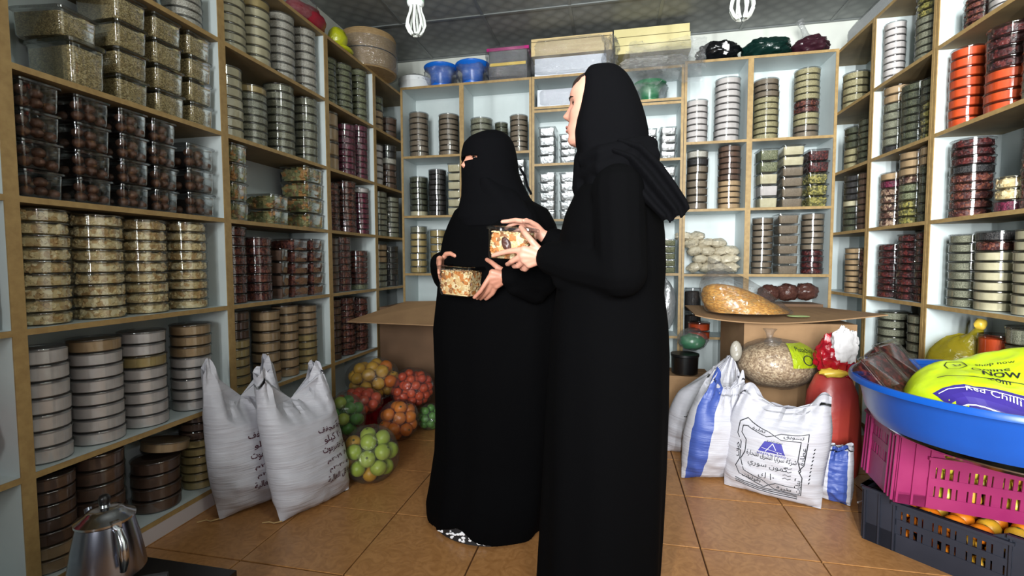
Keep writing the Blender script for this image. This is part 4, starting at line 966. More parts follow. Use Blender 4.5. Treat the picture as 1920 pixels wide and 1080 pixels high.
# noodles bag
t = thing('noodle_bag', 'clear bag of yellow dried noodles lying on the carton flap', 'bag', (.72, 3.10, .742)); g = G()
def slump(p): return 1 + .05 * fbm(p, 3, 2)
def shp(g, k, top):
    rings = []
    for i in range(19):
        f = i / 18; z = top * f; w = (1 - f ** 1.6) ** .62; cx = .055 - .155 * f ** .9; n = 34; row = []
        for j in range(n):
            t = 2 * PI * j / n; q = 1 + .06 * fbm((math.cos(t), math.sin(t), f * 2), 2, 4); rx = (.03 + .20 * w) * k; ry = (.03 + .135 * w) * k
            x = cx + rx * math.cos(t) * q * (1.12 if math.cos(t) > 0 else .9); row.append((x, ry * math.sin(t) * q, .002 + z))
        rings.append(row)
    return g.loft(rings)
shp(G(), .95, .165).build('noodles', grains('noodles', [(196, 138, 52), (178, 120, 44), (208, 152, 70), (168, 126, 62)], 60, .5, .7, (1, 1, 2.5)), t)['kind'] = 'stuff'
g = shp(G(), 1.03, .245); g.tube([(-.10, 0, .20), (-.105, 0, .235), (-.10, 0, .255), (-.08, 0, .29)], [.085, .05, .06, .085], 16); g.build('film', 'bag_film', t)
# pile of white bags on the fourth back unit, brown bags beside the carton
q = random.Random(9); k = 0
for row, (zz, cnt_) in enumerate(((.975, 4), (1.035, 4), (1.095, 4), (1.150, 3), (1.20, 2))):
    for i in range(cnt_):
        x = .592 + .090 * i + (.04 if row % 2 else 0) - (.02 * row if row > 2 else 0)
        t = tag(G().ell((0, 0, 0), (.058 * q.uniform(.9, 1.12), .075, .036), 20, 12, fn=lambda p, s=q.random() * 9: 1 + .22 * fbm(p, 2.5, s)).build('spice_bag', 'white_bag', None, (min(x, .838), YB + .09 + q.uniform(-.008, .02), zz + .028)), 'small plastic bag of pale spice in the pile beside the grey tubs', 'bag', 'pale spice bags in a pile')
        t.rotation_euler = (q.uniform(-.1, .1), q.uniform(-.25, .25), q.uniform(-.4, .4))
for i, (x, y, z, lab) in enumerate(((1.10, 3.73, .815, 'left brown bag of dried fruit on the shelf behind the carton'), (1.22, 3.74, .825, 'middle brown bag of dried fruit on the shelf behind the carton'), (1.345, 3.75, .83, 'right brown bag of dried fruit on the shelf behind the carton'))):
    tag(G().ell((0, 0, 0), (.075, .065, .062), 24, 14, fn=lambda p, s=i * 3: 1 + .18 * fbm(p, 2.5, s)).build('dried_fruit_bag', 'brown_bag', None, (x, y, z - .0)), lab, 'bag', 'brown dried fruit bags')
tag(G().box((1.2, 3.79, .625), (.46, .22, .24)).build('carton', 'cardboard_dark', None, smooth=False), 'dark carton on the shelf under the brown bags', 'carton')
o = bpy.data.objects
t = thing('black_box', 'black plastic tub on the back shelf left of the veiled woman', 'tub', (-1.50, 3.77, .503)); G().box((0, 0, .09), (.26, .2, .18)).build('tub_body', 'black_plastic', t, smooth=False); G().box((0, 0, .187), (.275, .215, .012)).build('lid', 'dark_grey', t, smooth=False)
t = thing('foil_bundle', 'crumpled foil bundle low on the centre back unit', 'bundle', (.40, 3.76, .503)); G().ell((0, 0, .215), (.065, .07, .185), 26, 18, fn=lambda p: 1 + .15 * fbm(p, 3, 3)).build('foil_body', 'foil', t)
# red bag on the outermost left unit
t = thing('cloth_bag', 'red cloth bag at the left edge of the outermost left unit', 'bag', (XL - .12, .93, LZ[5])); G().ell((0, 0, .125), (.09, .09, .11), 22, 14, fn=lambda p: 1 + .12 * fbm(p, 2.4, 4)).build('bag_body', 'red_cloth', t)
# ---------------------------------------------------------------- things on top of the units
def crum(p, s, a=1.0): return a * (.10 * fbm(p, 2.2, s) + .10 * abs(fbm(p, 4.5, s + 3)) + .06 * abs(fbm(p, 10, s + 5)))
def wrap(t, c, r, seed, sq=2.0, a=1.0, mat='wrap_film', nu=72, nv=44):
    return G().ell(c, r, nu, nv, fn=lambda p: (abs(p.x) ** sq + abs(p.y) ** sq + abs(p.z) ** sq) ** (-1 / sq) * (1 + crum(p, seed, a))).build('film', mat, t, angle=30)
def sheet(t, x0, x1, z0, z1, y, seed, amp=.05, name='loose_film', mat='wrap_film', nx=46, nz=30):
    """crumpled loose sheet of clear film hanging down"""
    def P(i, j, o):
        u, v = i / nx, j / nz; q = (u * 3.2, v * 2.4, seed)
        return (x0 + (x1 - x0) * u + .03 * fbm(q, 1.6, seed), y + o - amp * (.5 * fbm(q, 1.5, seed + 1) + abs(fbm(q, 3.5, seed + 2)) + .5 * abs(fbm(q, 8, seed + 3))), z1 - (z1 - z0) * v * (1 - .28 * abs(fbm((u * 2.5, seed, 0), 1.7, seed))) - .012 * math.sin(u * 9 + seed))
    g = G(); f = [P(i, j, 0) for j in range(nz + 1) for i in range(nx + 1)]; n = nx + 1
    g.add(f, [(j * n + i, j * n + i + 1, (j + 1) * n + i + 1, (j + 1) * n + i) for j in range(nz) for i in range(nx)]); return g.build(name, mat, t, angle=30)
t = thing('cloth_bag', 'clear bag with folded red cloth on top of the left units', 'bag', (XL - .10, 2.56, 2.402)); G().ell((0, .03, .075), (.09, .16, .07), 22, 12, fn=lambda p: 1 + .15 * fbm(p, 2.5, 3)).build('red_cloth', 'red_cloth', t); wrap(t, (0, -.06, .10), (.09, .16, .085), 5)
t = thing('tied_bag', 'yellow green plastic bag on top of the third left unit', 'bag', (XL - .06, 2.865, 2.402)); g = G(); g.ell((0, 0, .075), (.06, .065, .07), 22, 14, fn=lambda p: 1 + .1 * fbm(p, 3, 3)); g.ell((.04, .04, .02), (.03, .07, .018), 16, 8); g.build('bag_body', 'olive_bag', t)
t = thing('steamer_basket', 'round brown stacked basket drum on top of the left corner unit', 'basket', (XL - .07, 3.28, 2.402)); g = G(); g.lathe([(.19, 0), (.20, .01), (.20, .12), (.195, .125), (.20, .13), (.20, .24), (.19, .26), (.02, .285)], 40); g.build('drum', 'wicker', t)
for z in (.125,): G().lathe([(.2005, z - .004), (.2035, z), (.2005, z + .004)], 40, cap0=False, cap1=False).build('seam_band', 'dark_tray', t)
G().loft([[((.206 + .012 * abs(fbm((math.cos(a_ / 36 * PI), math.sin(a_ / 36 * PI), z_ * 4), 4, 3))) * math.cos(a_ / 36 * PI), (.206 + .012 * abs(fbm((math.cos(a_ / 36 * PI), math.sin(a_ / 36 * PI), z_ * 4), 4, 3))) * math.sin(a_ / 36 * PI), z_) for a_ in range(72)] for z_ in (.002, .03, .06, .09, .12, .15, .18, .21)], True, False, False).build('film', 'wrap_film', t, angle=30)
t = thing('wrapped_tray', 'plastic wrapped white tray at the left end of the back units', 'tray', (-1.60, 3.79, 2.442)); G().lathe([(.12, 0), (.13, .01), (.135, .05), (.14, .055), (.14, .09), (.02, .10)], 32).build('tray_body', 'white_plastic', t); wrap(t, (.005, 0, .072), (.13, .122, .058), 4)
for x, lab in ((-1.37, 'left blue plastic bucket with a wide brim on the back units'), (-1.105, 'right blue plastic bucket with a wide brim on the back units')):
    t = thing('brimmed_bucket', lab, 'bucket', (x, 3.77, 2.442), group='blue buckets')
    g = G(); g.lathe([(.02, .002), (.078, .002), (.082, .02), (.085, .10), (.10, .125), (.135, .15), (.14, .165), (.135, .17), (.09, .14), (.078, .10), (.07, .02), (.02, .01)], 36); g.build('bucket_body', 'blue_bucket', t)
    wrap(t, (0, -.005, .098), (.122, .118, .080), x * 3, 2.6)
t = thing('wrapped_box', 'plastic wrapped dark box with a magenta lid beside the blue buckets', 'box', (-.80, 3.77, 2.442)); G().box((0, 0, .11), (.30, .17, .22)).build('box_body', 'dark_grey', t, smooth=False); G().box((0, 0, .232), (.33, .19, .022)).build('lid', 'magenta_plastic', t, smooth=False); G().box((0, -.088, .12), (.28, .006, .022)).build('label_band', 'yellow_film_solid', t, smooth=False)
wrap(t, (0, 0, .135), (.172, .108, .125), 2, 5, .8)
t = thing('wrapped_carton', 'white boxes with a tan lid in plastic on the centre unit', 'carton', (-.325, 3.79, 2.442)); G().box((0.0, 0, .085), (.53, .22, .10)).build('upper_box', 'white_card', t, smooth=False); G().box((0.0, 0, .017), (.53, .22, .034)).build('lower_box', 'white_card', t, smooth=False)
o_ = G(); o_.box((.01, 0, .20), (.60, .25, .10)); o_.box((.01, 0, .265), (.60, .25, .02)); o_.build('tan_lid', 'tan_wood', t, smooth=False)
wrap(t, (.01, 0, .145), (.305, .132, .138), 7, 8, .25); sheet(t, .24, .36, .01, .24, -.135, 31, .03)
t = thing('plastic_bag', 'bag of clear plastic scraps under the three cream boxes', 'bag', (.26, 3.79, 2.442)); wrap(t, (.02, 0, .058), (.24, .11, .042), 8, 3, 1.0, 'milky_film'); sheet(t, -.20, .34, -.165, .10, -.175, 12, .035); sheet(t, -.16, .36, -.07, .15, -.190, 17, .03)
for k in range(3):
    b = G().box((.27 - .006 * k, 3.78, 2.556 + .029 + k * .060), (.525, .2, .056)).build('cream_box', 'cream_card', None, smooth=False); tag(b, f"{('lowest', 'middle', 'topmost')[k]} of the three long cream boxes stacked near the ceiling", 'box', 'cream boxes')
for lab, x, w, h, m, nm in (('black plastic bag on top of the fourth back unit', .73, .145, .155, 'black_bag', 'plastic_bag'), ('dark green plastic bag between the black and maroon bags', 1.055, .16, .15, 'green_bag', 'plastic_bag'), ('maroon bag with a clear twisted neck in the back right corner', 1.335, .115, .13, 'maroon_bag', 'tied_bag')):
    t = thing(nm, lab, 'bag', (x, 3.79, 2.462)); G().ell((0, 0, h * .52), (w, .12, h * .52), 60, 40, fn=lambda p, s=x * 5: 1 + .16 * fbm(p, 2.2, s) + .05 * abs(fbm(p, 5, s + 2)) + .03 * math.sin(11 * math.atan2(p.z, p.x))).build('bag_body', m, t)
    if nm == 'tied_bag': G().tube([(-.02, 0, .11), (-.03, 0, .16), (-.05, 0, .21), (-.07, 0, .26)], [.06, .02, .016, .026], 10).build('twisted_neck', 'wrap_film', t)
    if m == 'black_bag': G().ell((.03, -.112, .075), (.028, .012, .045), 18, 12, fn=lambda p: 1 + .15 * fbm(p, 3, 3)).build('white_label', 'paper_white', t)
t = thing('brimmed_bucket', 'green plastic bucket with a wide brim in the centre unit', 'bucket', (.26, 3.79, 2.217)); g = G(); g.lathe([(.02, .002), (.062, .002), (.066, .02), (.07, .09), (.085, .115), (.115, .135), (.12, .148), (.115, .152), (.07, .12), (.06, .09), (.055, .02), (.02, .01)], 36); g.build('bucket_body', 'green_plastic', t); wrap(t, (0, -.005, .092), (.118, .10, .074), 3, 2.6)
t = thing('wrapped_box', 'white wrapped box in the top compartment of the centre unit', 'box', (-.34, 3.78, 2.217)); G().box((0, 0, .065), (.46, .2, .125)).build('box_body', 'white_card', t, smooth=False); wrap(t, (0, 0, .070), (.238, .106, .066), 9, 8, .25)
t = thing('wrapped_plank', 'long plastic wrapped white panel along the top of the right units', 'panel', (XR + .06, 3.10, 2.452)); G().box((0, 0, .055), (.035, 1.1, .11)).build('panel_body', 'white_plastic', t, smooth=False); G().ell((0, 0, .058), (.03, .58, .066), 20, 24, fn=lambda p: (abs(p.x) ** 6 + abs(p.y) ** 6 + abs(p.z) ** 6) ** (-1 / 6) * .97 * (1 + .03 * fbm(p, 5, 2))).build('film', 'wrap_film', t)
t = thing('wrapped_bundle', 'dark plastic wrapped bundle behind the long white panel', 'bundle', (XR + .18, 2.95, 2.452)); G().ell((0, 0, .13), (.08, .35, .12), 26, 16, fn=lambda p: 1 + .15 * fbm(p, 2.4, 7)).build('bundle_body', 'black_bag', t)
# ---------------------------------------------------------------- hanging lamps
def cfl(label, x, y, z, w, mat='tube_white'):
    """lotus-shaped energy saving bulb on a cord; z = lowest point of the tubes"""
    t = thing('hanging_bulb', label, 'lamp', (x, y, ZC)); b = Vector((x, y, ZC)); h = w * 1.36
    G().tube([(0, 0, -.004), (0, 0, z + h + .115 - ZC)], .004, 8).build('cord', 'black_plastic', t)
    G().lathe([(.045, -.002), (.045, -.012), (.02, -.03), (.006, -.03)], 20).build('ceiling_rose', 'white_plastic', t)
    zb = z + h - ZC
    G().lathe([(.012, .115), (.022, .108), (.024, .066), (.02, .062)], 20, c=(0, 0, zb)).build('socket', 'black_plastic', t)
    G().lathe([(.017, .066), (.021, .06), (.030, .034), (.032, .012), (.024, .0)], 24, c=(0, 0, zb)).build('ballast', 'white_plastic', t)
    G().lathe([(.0305, .030), (.0325, .026), (.0325, .019), (.0305, .016)], 24, c=(0, 0, zb), cap0=False, cap1=False).build('green_ring', 'cap_green', t)
    for k in range(4):
        pts = []
        for half in (0, 1):
            a = 2 * PI * (2 * k + half) / 8 + .2; leg = []
            for i in range(11):
                f = i / 10; rr = w * float(np.interp(f, [0, .2, .45, .7, .9, 1], [.23, .27, .40, .45, .33, .20]))
                leg.append((rr * math.cos(a), rr * math.sin(a), zb + .004 - h * f * .97))
            pts += leg if half == 0 else leg[::-1]
        G().tube(pts, w * .062, 8).build('glass_tube', mat, t)
cfl('switched off lotus bulb hanging above the veiled woman', -.735, 1.75, 1.90, .078)
cfl('switched off lotus bulb hanging nearer, on the right', .352, 1.50, 1.727, .070)
# ---------------------------------------------------------------- kettle and stove, lower left
KX, KY, KZ = -1.38, 1.055, .165
t = thing('gas_stove', 'dark low gas stove on the floor under the kettle', 'stove', (KX + .05, KY - .02, 0)); g = G()
g.loft([[(x, y, z) for x, y in ((-.24, -.22), (.22, -.22), (.22, .17), (-.24, .17))] for z in (.02, .115)]); g.build('stove_body', 'black_plastic', t, smooth=False)
for a in range(4): G().box((-.07 + .09 * math.cos(a * PI / 2 + .5), .02 + .09 * math.sin(a * PI / 2 + .5), .128), (.11, .012, .022), rot=Matrix.Rotation(a * PI / 2 + .5, 3, 'Z')).build('pan_support', 'dark_grey', t, smooth=False)
for x in (-.2, .18):
    for y in (-.18, .13): G().lathe([(.015, 0), (.015, .022)], 12, c=(x, y, 0)).build('foot', 'black_plastic', t)
G().lathe([(.03, .0), (.05, .004), (.045, .012), (.02, .014)], 20, c=(-.07, .02, .115)).build('burner', 'steel', t)
tag(G().loft([[(x, y, z) for x, y in ((-.13, -.10), (.10, -.14), (.16, .12), (-.09, .10))] for z in (.002, .012)]).build('dark_tray', 'dark_tray', None, (-1.24, 1.09, 0), smooth=False), 'flat dark tray on the tiles beside the stove', 'tray')
t = thing('kettle', 'steel kettle with a black lid knob on the stove', 'kettle', (KX - .02, KY, KZ)); g = G()
g.lathe([(.02, .001), (.082, .001), (.090, .008), (.088, .03), (.077, .10), (.066, .150), (.064, .158)], 40, cap1=True); g.build('pot', 'steel', t)
G().lathe([(.066, .156), (.070, .160), (.070, .166), (.058, .174), (.045, .182), (.041, .188), (.027, .193), (.014, .196), (.012, .203)], 40, cap0=True).build('lid', 'chrome', t)
G().lathe([(.010, .202), (.013, .208), (.014, .222), (.010, .229), (.004, .231)], 18).build('lid_knob', 'black_plastic', t)
g = G(); a = -.35; d = Vector((math.cos(a), math.sin(a), 0)); g.tube([d * .066 + Vector((0, 0, .150)), d * .096 + Vector((0, 0, .152)), d * .112 + Vector((0, 0, .128)), d * .120 + Vector((0, 0, .08)), d * .108 + Vector((0, 0, .045))], [.008, .010, .012, .012, .008], 10); g.build('handle', 'chrome', t)
g = G(); g.box(d * .072 + Vector((0, 0, .165)), (.022, .02, .016), rot=Matrix.Rotation(a, 3, 'Z')); g.build('hinge', 'chrome', t, smooth=False)
g = G(); d2 = -d; g.tube([d2 * .07 + Vector((0, 0, .07)), d2 * .10 + Vector((0, 0, .11)), d2 * .13 + Vector((0, 0, .155))], [.02, .014, .010], 12); g.build('spout', 'steel', t)
# ---------------------------------------------------------------- people
def head_mesh(g, c, fdir, zc, k=1.0, nz=46, nt=56):
    """c: (x, y) of the head axis, zc: z of the chin, fdir: facing angle; a head with brow, nose, lips and chin"""
    Z = [0, .008, .020, .034, .046, .055, .066, .084, .098, .112, .126, .146, .160, .184, .203, .216, .222]
    F = [.060, .088, .096, .092, .0935, .0945, .091, .0885, .0875, .087, .086, .0885, .086, .070, .046, .020, .004]
    B = [.010, .022, .036, .050, .060, .066, .074, .086, .092, .095, .096, .096, .094, .086, .062, .030, .004]
    Wd = [.024, .036, .044, .051, .055, .058, .062, .067, .070, .072, .073, .074, .073, .067, .050, .026, .004]
    rings = []
    for i in range(nz + 1):
        z = .222 * i / nz; f, b, w = (float(np.interp(z, Z, a)) for a in (F, B, Wd)); row = []
        nose = float(np.interp(z, [.076, .083, .090, .096, .112, .128, .138], [0, .010, .021, .025, .013, .004, 0]))
        lip = .0045 * math.exp(-((z - .052) / .006) ** 2) + .0045 * math.exp(-((z - .064) / .006) ** 2)
        for j in range(nt):
            t = 2 * PI * j / nt; ct, st = math.cos(t), math.sin(t)
            x = (f if ct > 0 else b) * math.copysign(abs(ct) ** .86, ct); y = w * math.copysign(abs(st) ** .92, st)
            if ct > 0:
                nw = .0085 + .006 * math.exp(-((z - .09) / .012) ** 2)
                x += nose * math.exp(-(y / nw) ** 2) + lip * math.exp(-(y / .020) ** 2)
                x -= .010 * math.exp(-((abs(y) - .032) / .014) ** 2) * math.exp(-((z - .119) / .012) ** 2)
                x += .004 * math.exp(-((abs(y) - .045) / .016) ** 2) * math.exp(-((z - .092) / .016) ** 2)
            row.append((c[0] + k * (x * math.cos(fdir) - y * math.sin(fdir)), c[1] + k * (x * math.sin(fdir) + y * math.cos(fdir)), zc + k * z))
        rings.append(row)
    return g.loft(rings)
def chain(g, pts, rad):
    for (a, b), (ra, rb) in zip(zip(pts, pts[1:]), zip(rad, rad[1:])): g.capsule(a, b, ra, rb)
def solid(name, g, mat, parent, voxel, sm=2, fac=.5):
    o = g.build(name, mat, parent); modded(o, ('REMESH', {'mode': 'VOXEL', 'voxel_size': voxel, 'use_smooth_shade': True}), ('SMOOTH', {'factor': fac, 'iterations': sm})); return o
def ringpts(cx, cy, z, rx, ry, n=56, rz=0.0, fold=0.0, k=9, ph=0.0, tilt=(0, 0), sq=1.0):
    out = []
    for j in range(n):
        t = 2 * PI * j / n; s = 1 + fold * (math.sin(k * t + ph) + .5 * math.sin((k * 2 - 5) * t + 1.7 * ph))
        cc = math.cos(t); cc = -abs(cc) ** sq if cc < 0 else cc
        x, y = rx * s * cc, ry * s * math.sin(t)
        out.append((cx + x * math.cos(rz) - y * math.sin(rz), cy + x * math.sin(rz) + y * math.cos(rz), z + tilt[0] * x + tilt[1] * y))
    return out
def finger(g, pts, r=.0085):
    n = len(pts); chain(g, pts, [r * (1.08 - .30 * i / (n - 1)) for i in range(n)])
def hand(g, wrist, mcps, fingers, thumb, wr=.026, fr=.0085):
    """palm from the wrist to the four knuckles; every finger a chain of its own; the thumb leaves the side of the palm"""
    w = Vector(wrist); mid = sum((Vector(m) for m in mcps), Vector()) / 4
    g.capsule(w, w.lerp(mid, .35), wr * .92, wr * .85)
    for m in mcps: g.capsule(w.lerp(mid, .18) * .75 + Vector(m) * .25, m, .0165, .0125)
    for a, b in zip(mcps, mcps[1:]): g.capsule(a, b, .0115, .011)
    for m, f in zip(mcps, fingers): finger(g, [m] + f, fr)
    finger(g, thumb, fr * 1.15)
V = Vector
# --- the woman in front, seen from her left side, looking left
NX, NY = -.03, 1.45
p = thing('person', 'woman in black robe and wrapped headscarf, face bare, holding a nut box', 'person', (NX, NY, 0))
g = G(); fd = PI - .14
head_mesh(g, (-.040, NY), fd, 1.386)
g.capsule((-.0, NY, 1.25), (-.030, NY, 1.44), .044, .048)
chain(g, [(0, NY, .86), (0, NY, 1.05), (.01, NY, 1.17)], [.13, .115, .09]); g.capsule((.015, NY - .10, 1.225), (.015, NY + .10, 1.225), .050, .050)
for s in (-1, 1): chain(g, [(0, NY + s * .085, .85), (0, NY + s * .09, .46), (.01, NY + s * .09, .075)], [.085, .055, .036]); g.capsule((.015, NY + s * .09, .042), (-.13, NY + s * .10, .032), .038, .028)
LW = (-.186, 1.403, 1.063); RW = (-.205, 1.617, 1.118)
chain(g, [(.01, 1.305, 1.235), (.02, 1.272, 1.02), LW], [.048, .038, .024]); chain(g, [(.01, 1.60, 1.235), (.0, 1.655, 1.04), RW], [.048, .038, .024])
lm = [(-.254, 1.388, 1.084), (-.259, 1.391, 1.067), (-.254, 1.397, 1.053), (-.241, 1.402, 1.041)]
hand(g, LW, lm, [[(-.303, 1.404, 1.080), (-.331, 1.417, 1.075), (-.358, 1.428, 1.068)], [(-.296, 1.412, 1.050), (-.312, 1.438, 1.042), (-.322, 1.462, 1.041)], [(-.279, 1.424, 1.036), (-.296, 1.450, 1.034), (-.305, 1.472, 1.038)], [(-.258, 1.428, 1.026), (-.272, 1.452, 1.027), (-.280, 1.470, 1.032)]],
     [(-.205, 1.398, 1.078), (-.232, 1.393, 1.108), (-.254, 1.406, 1.132), (-.272, 1.432, 1.152)], wr=.026, fr=.0088)
rm = [(-.283, 1.588, 1.182), (-.279, 1.602, 1.172), (-.270, 1.610, 1.158), (-.258, 1.612, 1.142)]
hand(g, RW, rm, [[(-.318, 1.572, 1.186), (-.338, 1.556, 1.182), (-.356, 1.548, 1.180)], [(-.312, 1.590, 1.180), (-.335, 1.583, 1.172), (-.350, 1.577, 1.160)], [(-.302, 1.604, 1.160), (-.325, 1.598, 1.148), (-.338, 1.588, 1.138)], [(-.288, 1.610, 1.136), (-.306, 1.606, 1.122), (-.318, 1.596, 1.114)]],
     [(-.226, 1.612, 1.142), (-.248, 1.590, 1.168), (-.268, 1.570, 1.180), (-.285, 1.550, 1.182)], wr=.026, fr=.0085)
g.shift((-NX, -NY, 0)); body = solid('body', g, 'skin_light', p, .0031, 2)
def onface(side, lat, z, fwd): # point on the face: lateral offset lat, height above chin z, forward
    x, y = fwd, side * lat; return V((-.040 + x * math.cos(fd) - y * math.sin(fd) - NX, x * math.sin(fd) + y * math.cos(fd), 1.386 + z))
for s in (-1, 1):
    G().ell(onface(s, .031, .118, .0605), (.0115, .0115, .0105), 14, 10).build('eye', 'eye_white', p)
    G().ell(onface(s, .032, .118, .0690), (.0045, .0045, .005), 10, 8).build('iris', 'eye_dark', p)
    G().tube([onface(s, .018, .120, .0755), onface(s, .026, .1245, .0750), onface(s, .036, .1245, .0720), onface(s, .045, .120, .0655)], [.0012, .0022, .0024, .0014], 6).build('eyelashes', 'eye_dark', p)
    G().tube([onface(s, .013, .136, .0862), onface(s, .024, .140, .0850), onface(s, .038, .140, .0785), onface(s, .050, .135, .0675)], [.0018, .0028, .0024, .001], 6).build('eyebrow', 'hair_brown', p)
g = G(); g.tube([onface(1, .023, .0575, .083), onface(1, .010, .062, .0965), onface(1, 0, .062, .0985), onface(-1, .010, .062, .0965), onface(-1, .023, .0575, .083)], [.0010, .0034, .0037, .0034, .0010], 8)
g.tube([onface(1, .021, .0555, .083), onface(1, .010, .0515, .0955), onface(1, 0, .0508, .0975), onface(-1, .010, .0515, .0955), onface(-1, .021, .0555, .083)], [.0010, .0037, .0040, .0037, .0010], 8); g.build('lips', 'lips', p)
G().ell((-.022 - .0, 0, 1.556), (.070, .064, .044), 24, 14).build('hair', 'hair_brown', p)
# robe: rings (z, x from, x to)
NA = [(1.30, -.075, .080), (1.275, -.090, .100), (1.246, -.112, .122), (1.187, -.140, .138), (1.126, -.155, .146), (1.033, -.160, .150), (.958, -.165, .146), (.867, -.178, .158), (.778, -.184, .163), (.608, -.194, .162), (.401, -.204, .158), (.216, -.214, .152), (.101, -.221, .147), (.012, -.226, .144)]
RY = [.07, .11, .165, .185, .185, .175, .17, .175, .18, .185, .19, .195, .20, .20]
g = G(); g.loft([ringpts((a + b) / 2, NY, z, (b - a) / 2, ry, 72, 0, .004 + .022 * max(0, (1.0 - z)), 8, z * 2.2) for (z, a, b), ry in zip(NA, RY)])
chain(g, [(.012, 1.302, 1.235), (.022, 1.268, 1.02), (-.10, 1.345, 1.040), (-.172, 1.395, 1.058)], [.070, .066, .060, .050]); g.capsule((.0, 1.30, .985), (-.13, 1.372, 1.0), .045, .040)
chain(g, [(.012, 1.598, 1.235), (.0, 1.655, 1.04), (-.10, 1.638, 1.075), (-.19, 1.622, 1.112)], [.070, .066, .058, .050])
g.shift((-NX, -NY, 0)); solid('robe', g, 'black_cloth', p, .0062, 3)
NH = [(1.616, -.040, -.016), (1.609, -.062, .004), (1.601, -.078, .020), (1.583, -.088, .038), (1.559, -.090, .053), (1.527, -.094, .067), (1.49, -.100, .081), (1.456, -.108, .091), (1.423, -.113, .098), (1.391, -.110, .1), (1.365, -.102, .1), (1.345, -.101, .106), (1.318, -.095, .116), (1.29, -.087, .124), (1.262, -.086, .122), (1.225, -.10, .115)]
HY = [.012, .040, .058, .074, .084, .091, .094, .095, .095, .094, .095, .10, .108, .118, .122, .12]
g = G(); g.loft([ringpts((a + b) / 2, NY, z, (b - a) / 2, ry, 56, 0, .004, 5, z * 9, (0, 0), .42) for (z, a, b), ry in zip(NH, HY)]); g.capsule((-.062, NY, 1.27), (-.072, NY, 1.345), .06, .045)
# soft rolls of the wrapped scarf at the neck, and the throw over the near shoulder
g.tube([(-.085, 1.40, 1.335), (-.03, 1.342, 1.340), (.05, 1.335, 1.352), (.10, 1.385, 1.362)], [.022, .026, .028, .03], 12)
g.tube([(-.088, 1.42, 1.30), (-.03, 1.335, 1.300), (.05, 1.320, 1.318), (.105, 1.36, 1.335)], [.02, .026, .03, .03], 12)
g.shift((-NX, -NY, 0)); solid('headscarf', g, 'black_scarf', p, .0052, 3)
tl = [(-.005, 1.335, 1.345, .060), (.045, 1.305, 1.318, .068), (.085, 1.288, 1.268, .070), (.118, 1.28, 1.222, .066), (.150, 1.278, 1.180, .058), (.158, 1.280, 1.160, .054)]
top_, bot_ = [], []
for i, (x, y, z, w) in enumerate(tl):
    dx, dz = (tl[min(i + 1, 5)][0] - tl[max(i - 1, 0)][0]), (tl[min(i + 1, 5)][2] - tl[max(i - 1, 0)][2]); l = math.hypot(dx, dz); nx, nz = -dz / l, dx / l; row = []
    for k in range(13):
        f = k / 12 - .5; row.append((x + nx * w * f * 1.35, y - .014 * math.cos(f * PI * 5) - .012 * math.cos(f * PI), z + nz * w * f * 1.35 + (.012 * math.sin(k * 1.3) if i == 5 else 0)))
    top_.append(row + [(q[0], q[1] + .016, q[2]) for q in row[::-1]])
g = G(); g.loft(top_); g.shift((-NX, -NY, 0)); solid('scarf_end', g, 'black_scarf', p, .0045, 2)
G().lathe([(.0100, -.0022), (.0112, 0), (.0100, .0022)], 20, cap0=False, cap1=False).xf(Matrix.Translation((-.268 - NX, 1.412 - NY, 1.045)) @ Matrix.Rotation(.9, 4, 'Z') @ Matrix.Rotation(1.2, 4, 'Y')).build('finger_ring', 'chrome', p)
# --- the veiled woman behind
FX, FY = -.46, 1.86
p = thing('person', 'woman in black robe and face veil showing only her eyes, holding a box', 'person', (FX, FY, 0))
g = G(); fd = math.radians(222)
hc = (-.486, 1.845); head_mesh(g, hc, fd, 1.322, 1.0)
g.capsule((-.46, FY, 1.22), (-.47, FY, 1.38), .052, .05)
chain(g, [(FX, FY, .84), (FX, FY, 1.02), (FX, FY, 1.18)], [.13, .115, .12]); g.capsule((-.36, 1.80, 1.20), (-.56, 1.92, 1.20), .06, .06)
for s in (-1, 1): chain(g, [(FX + s * .075, FY - s * .05, .84), (FX + s * .08, FY - s * .05, .45), (FX + s * .08, FY - s * .05, .075)], [.085, .055, .036])
g.capsule((FX + .08, FY - .05, .042), (FX + .02, FY - .155, .032), .036, .028); g.capsule((FX - .08, FY + .05, .042), (FX - .15, FY - .04, .032), .036, .028)
LW = (-.344, 1.612, 1.000); RW = (-.655, 1.775, 1.046)
chain(g, [(-.32, 1.78, 1.20), (-.255, 1.70, .985), LW], [.048, .038, .024]); chain(g, [(-.60, 1.945, 1.20), (-.672, 1.90, .985), RW], [.048, .038, .024])
lm = [(-.402, 1.592, 1.012), (-.406, 1.594, .996), (-.402, 1.602, .980), (-.392, 1.612, .966)]
hand(g, LW, lm, [[(-.425, 1.590, .976), (-.444, 1.592, .948), (-.468, 1.597, .925)], [(-.432, 1.606, .962), (-.450, 1.622, .938), (-.470, 1.640, .919)], [(-.424, 1.622, .948), (-.446, 1.640, .928), (-.462, 1.655, .916)], [(-.412, 1.634, .938), (-.430, 1.650, .924), (-.444, 1.662, .915)]],
     [(-.362, 1.612, 1.014), (-.392, 1.612, 1.032), (-.412, 1.622, 1.046), (-.434, 1.640, 1.056)], wr=.026, fr=.0088)
rm = [(-.640, 1.722, 1.060), (-.644, 1.732, 1.046), (-.644, 1.738, 1.030), (-.640, 1.742, 1.016)]
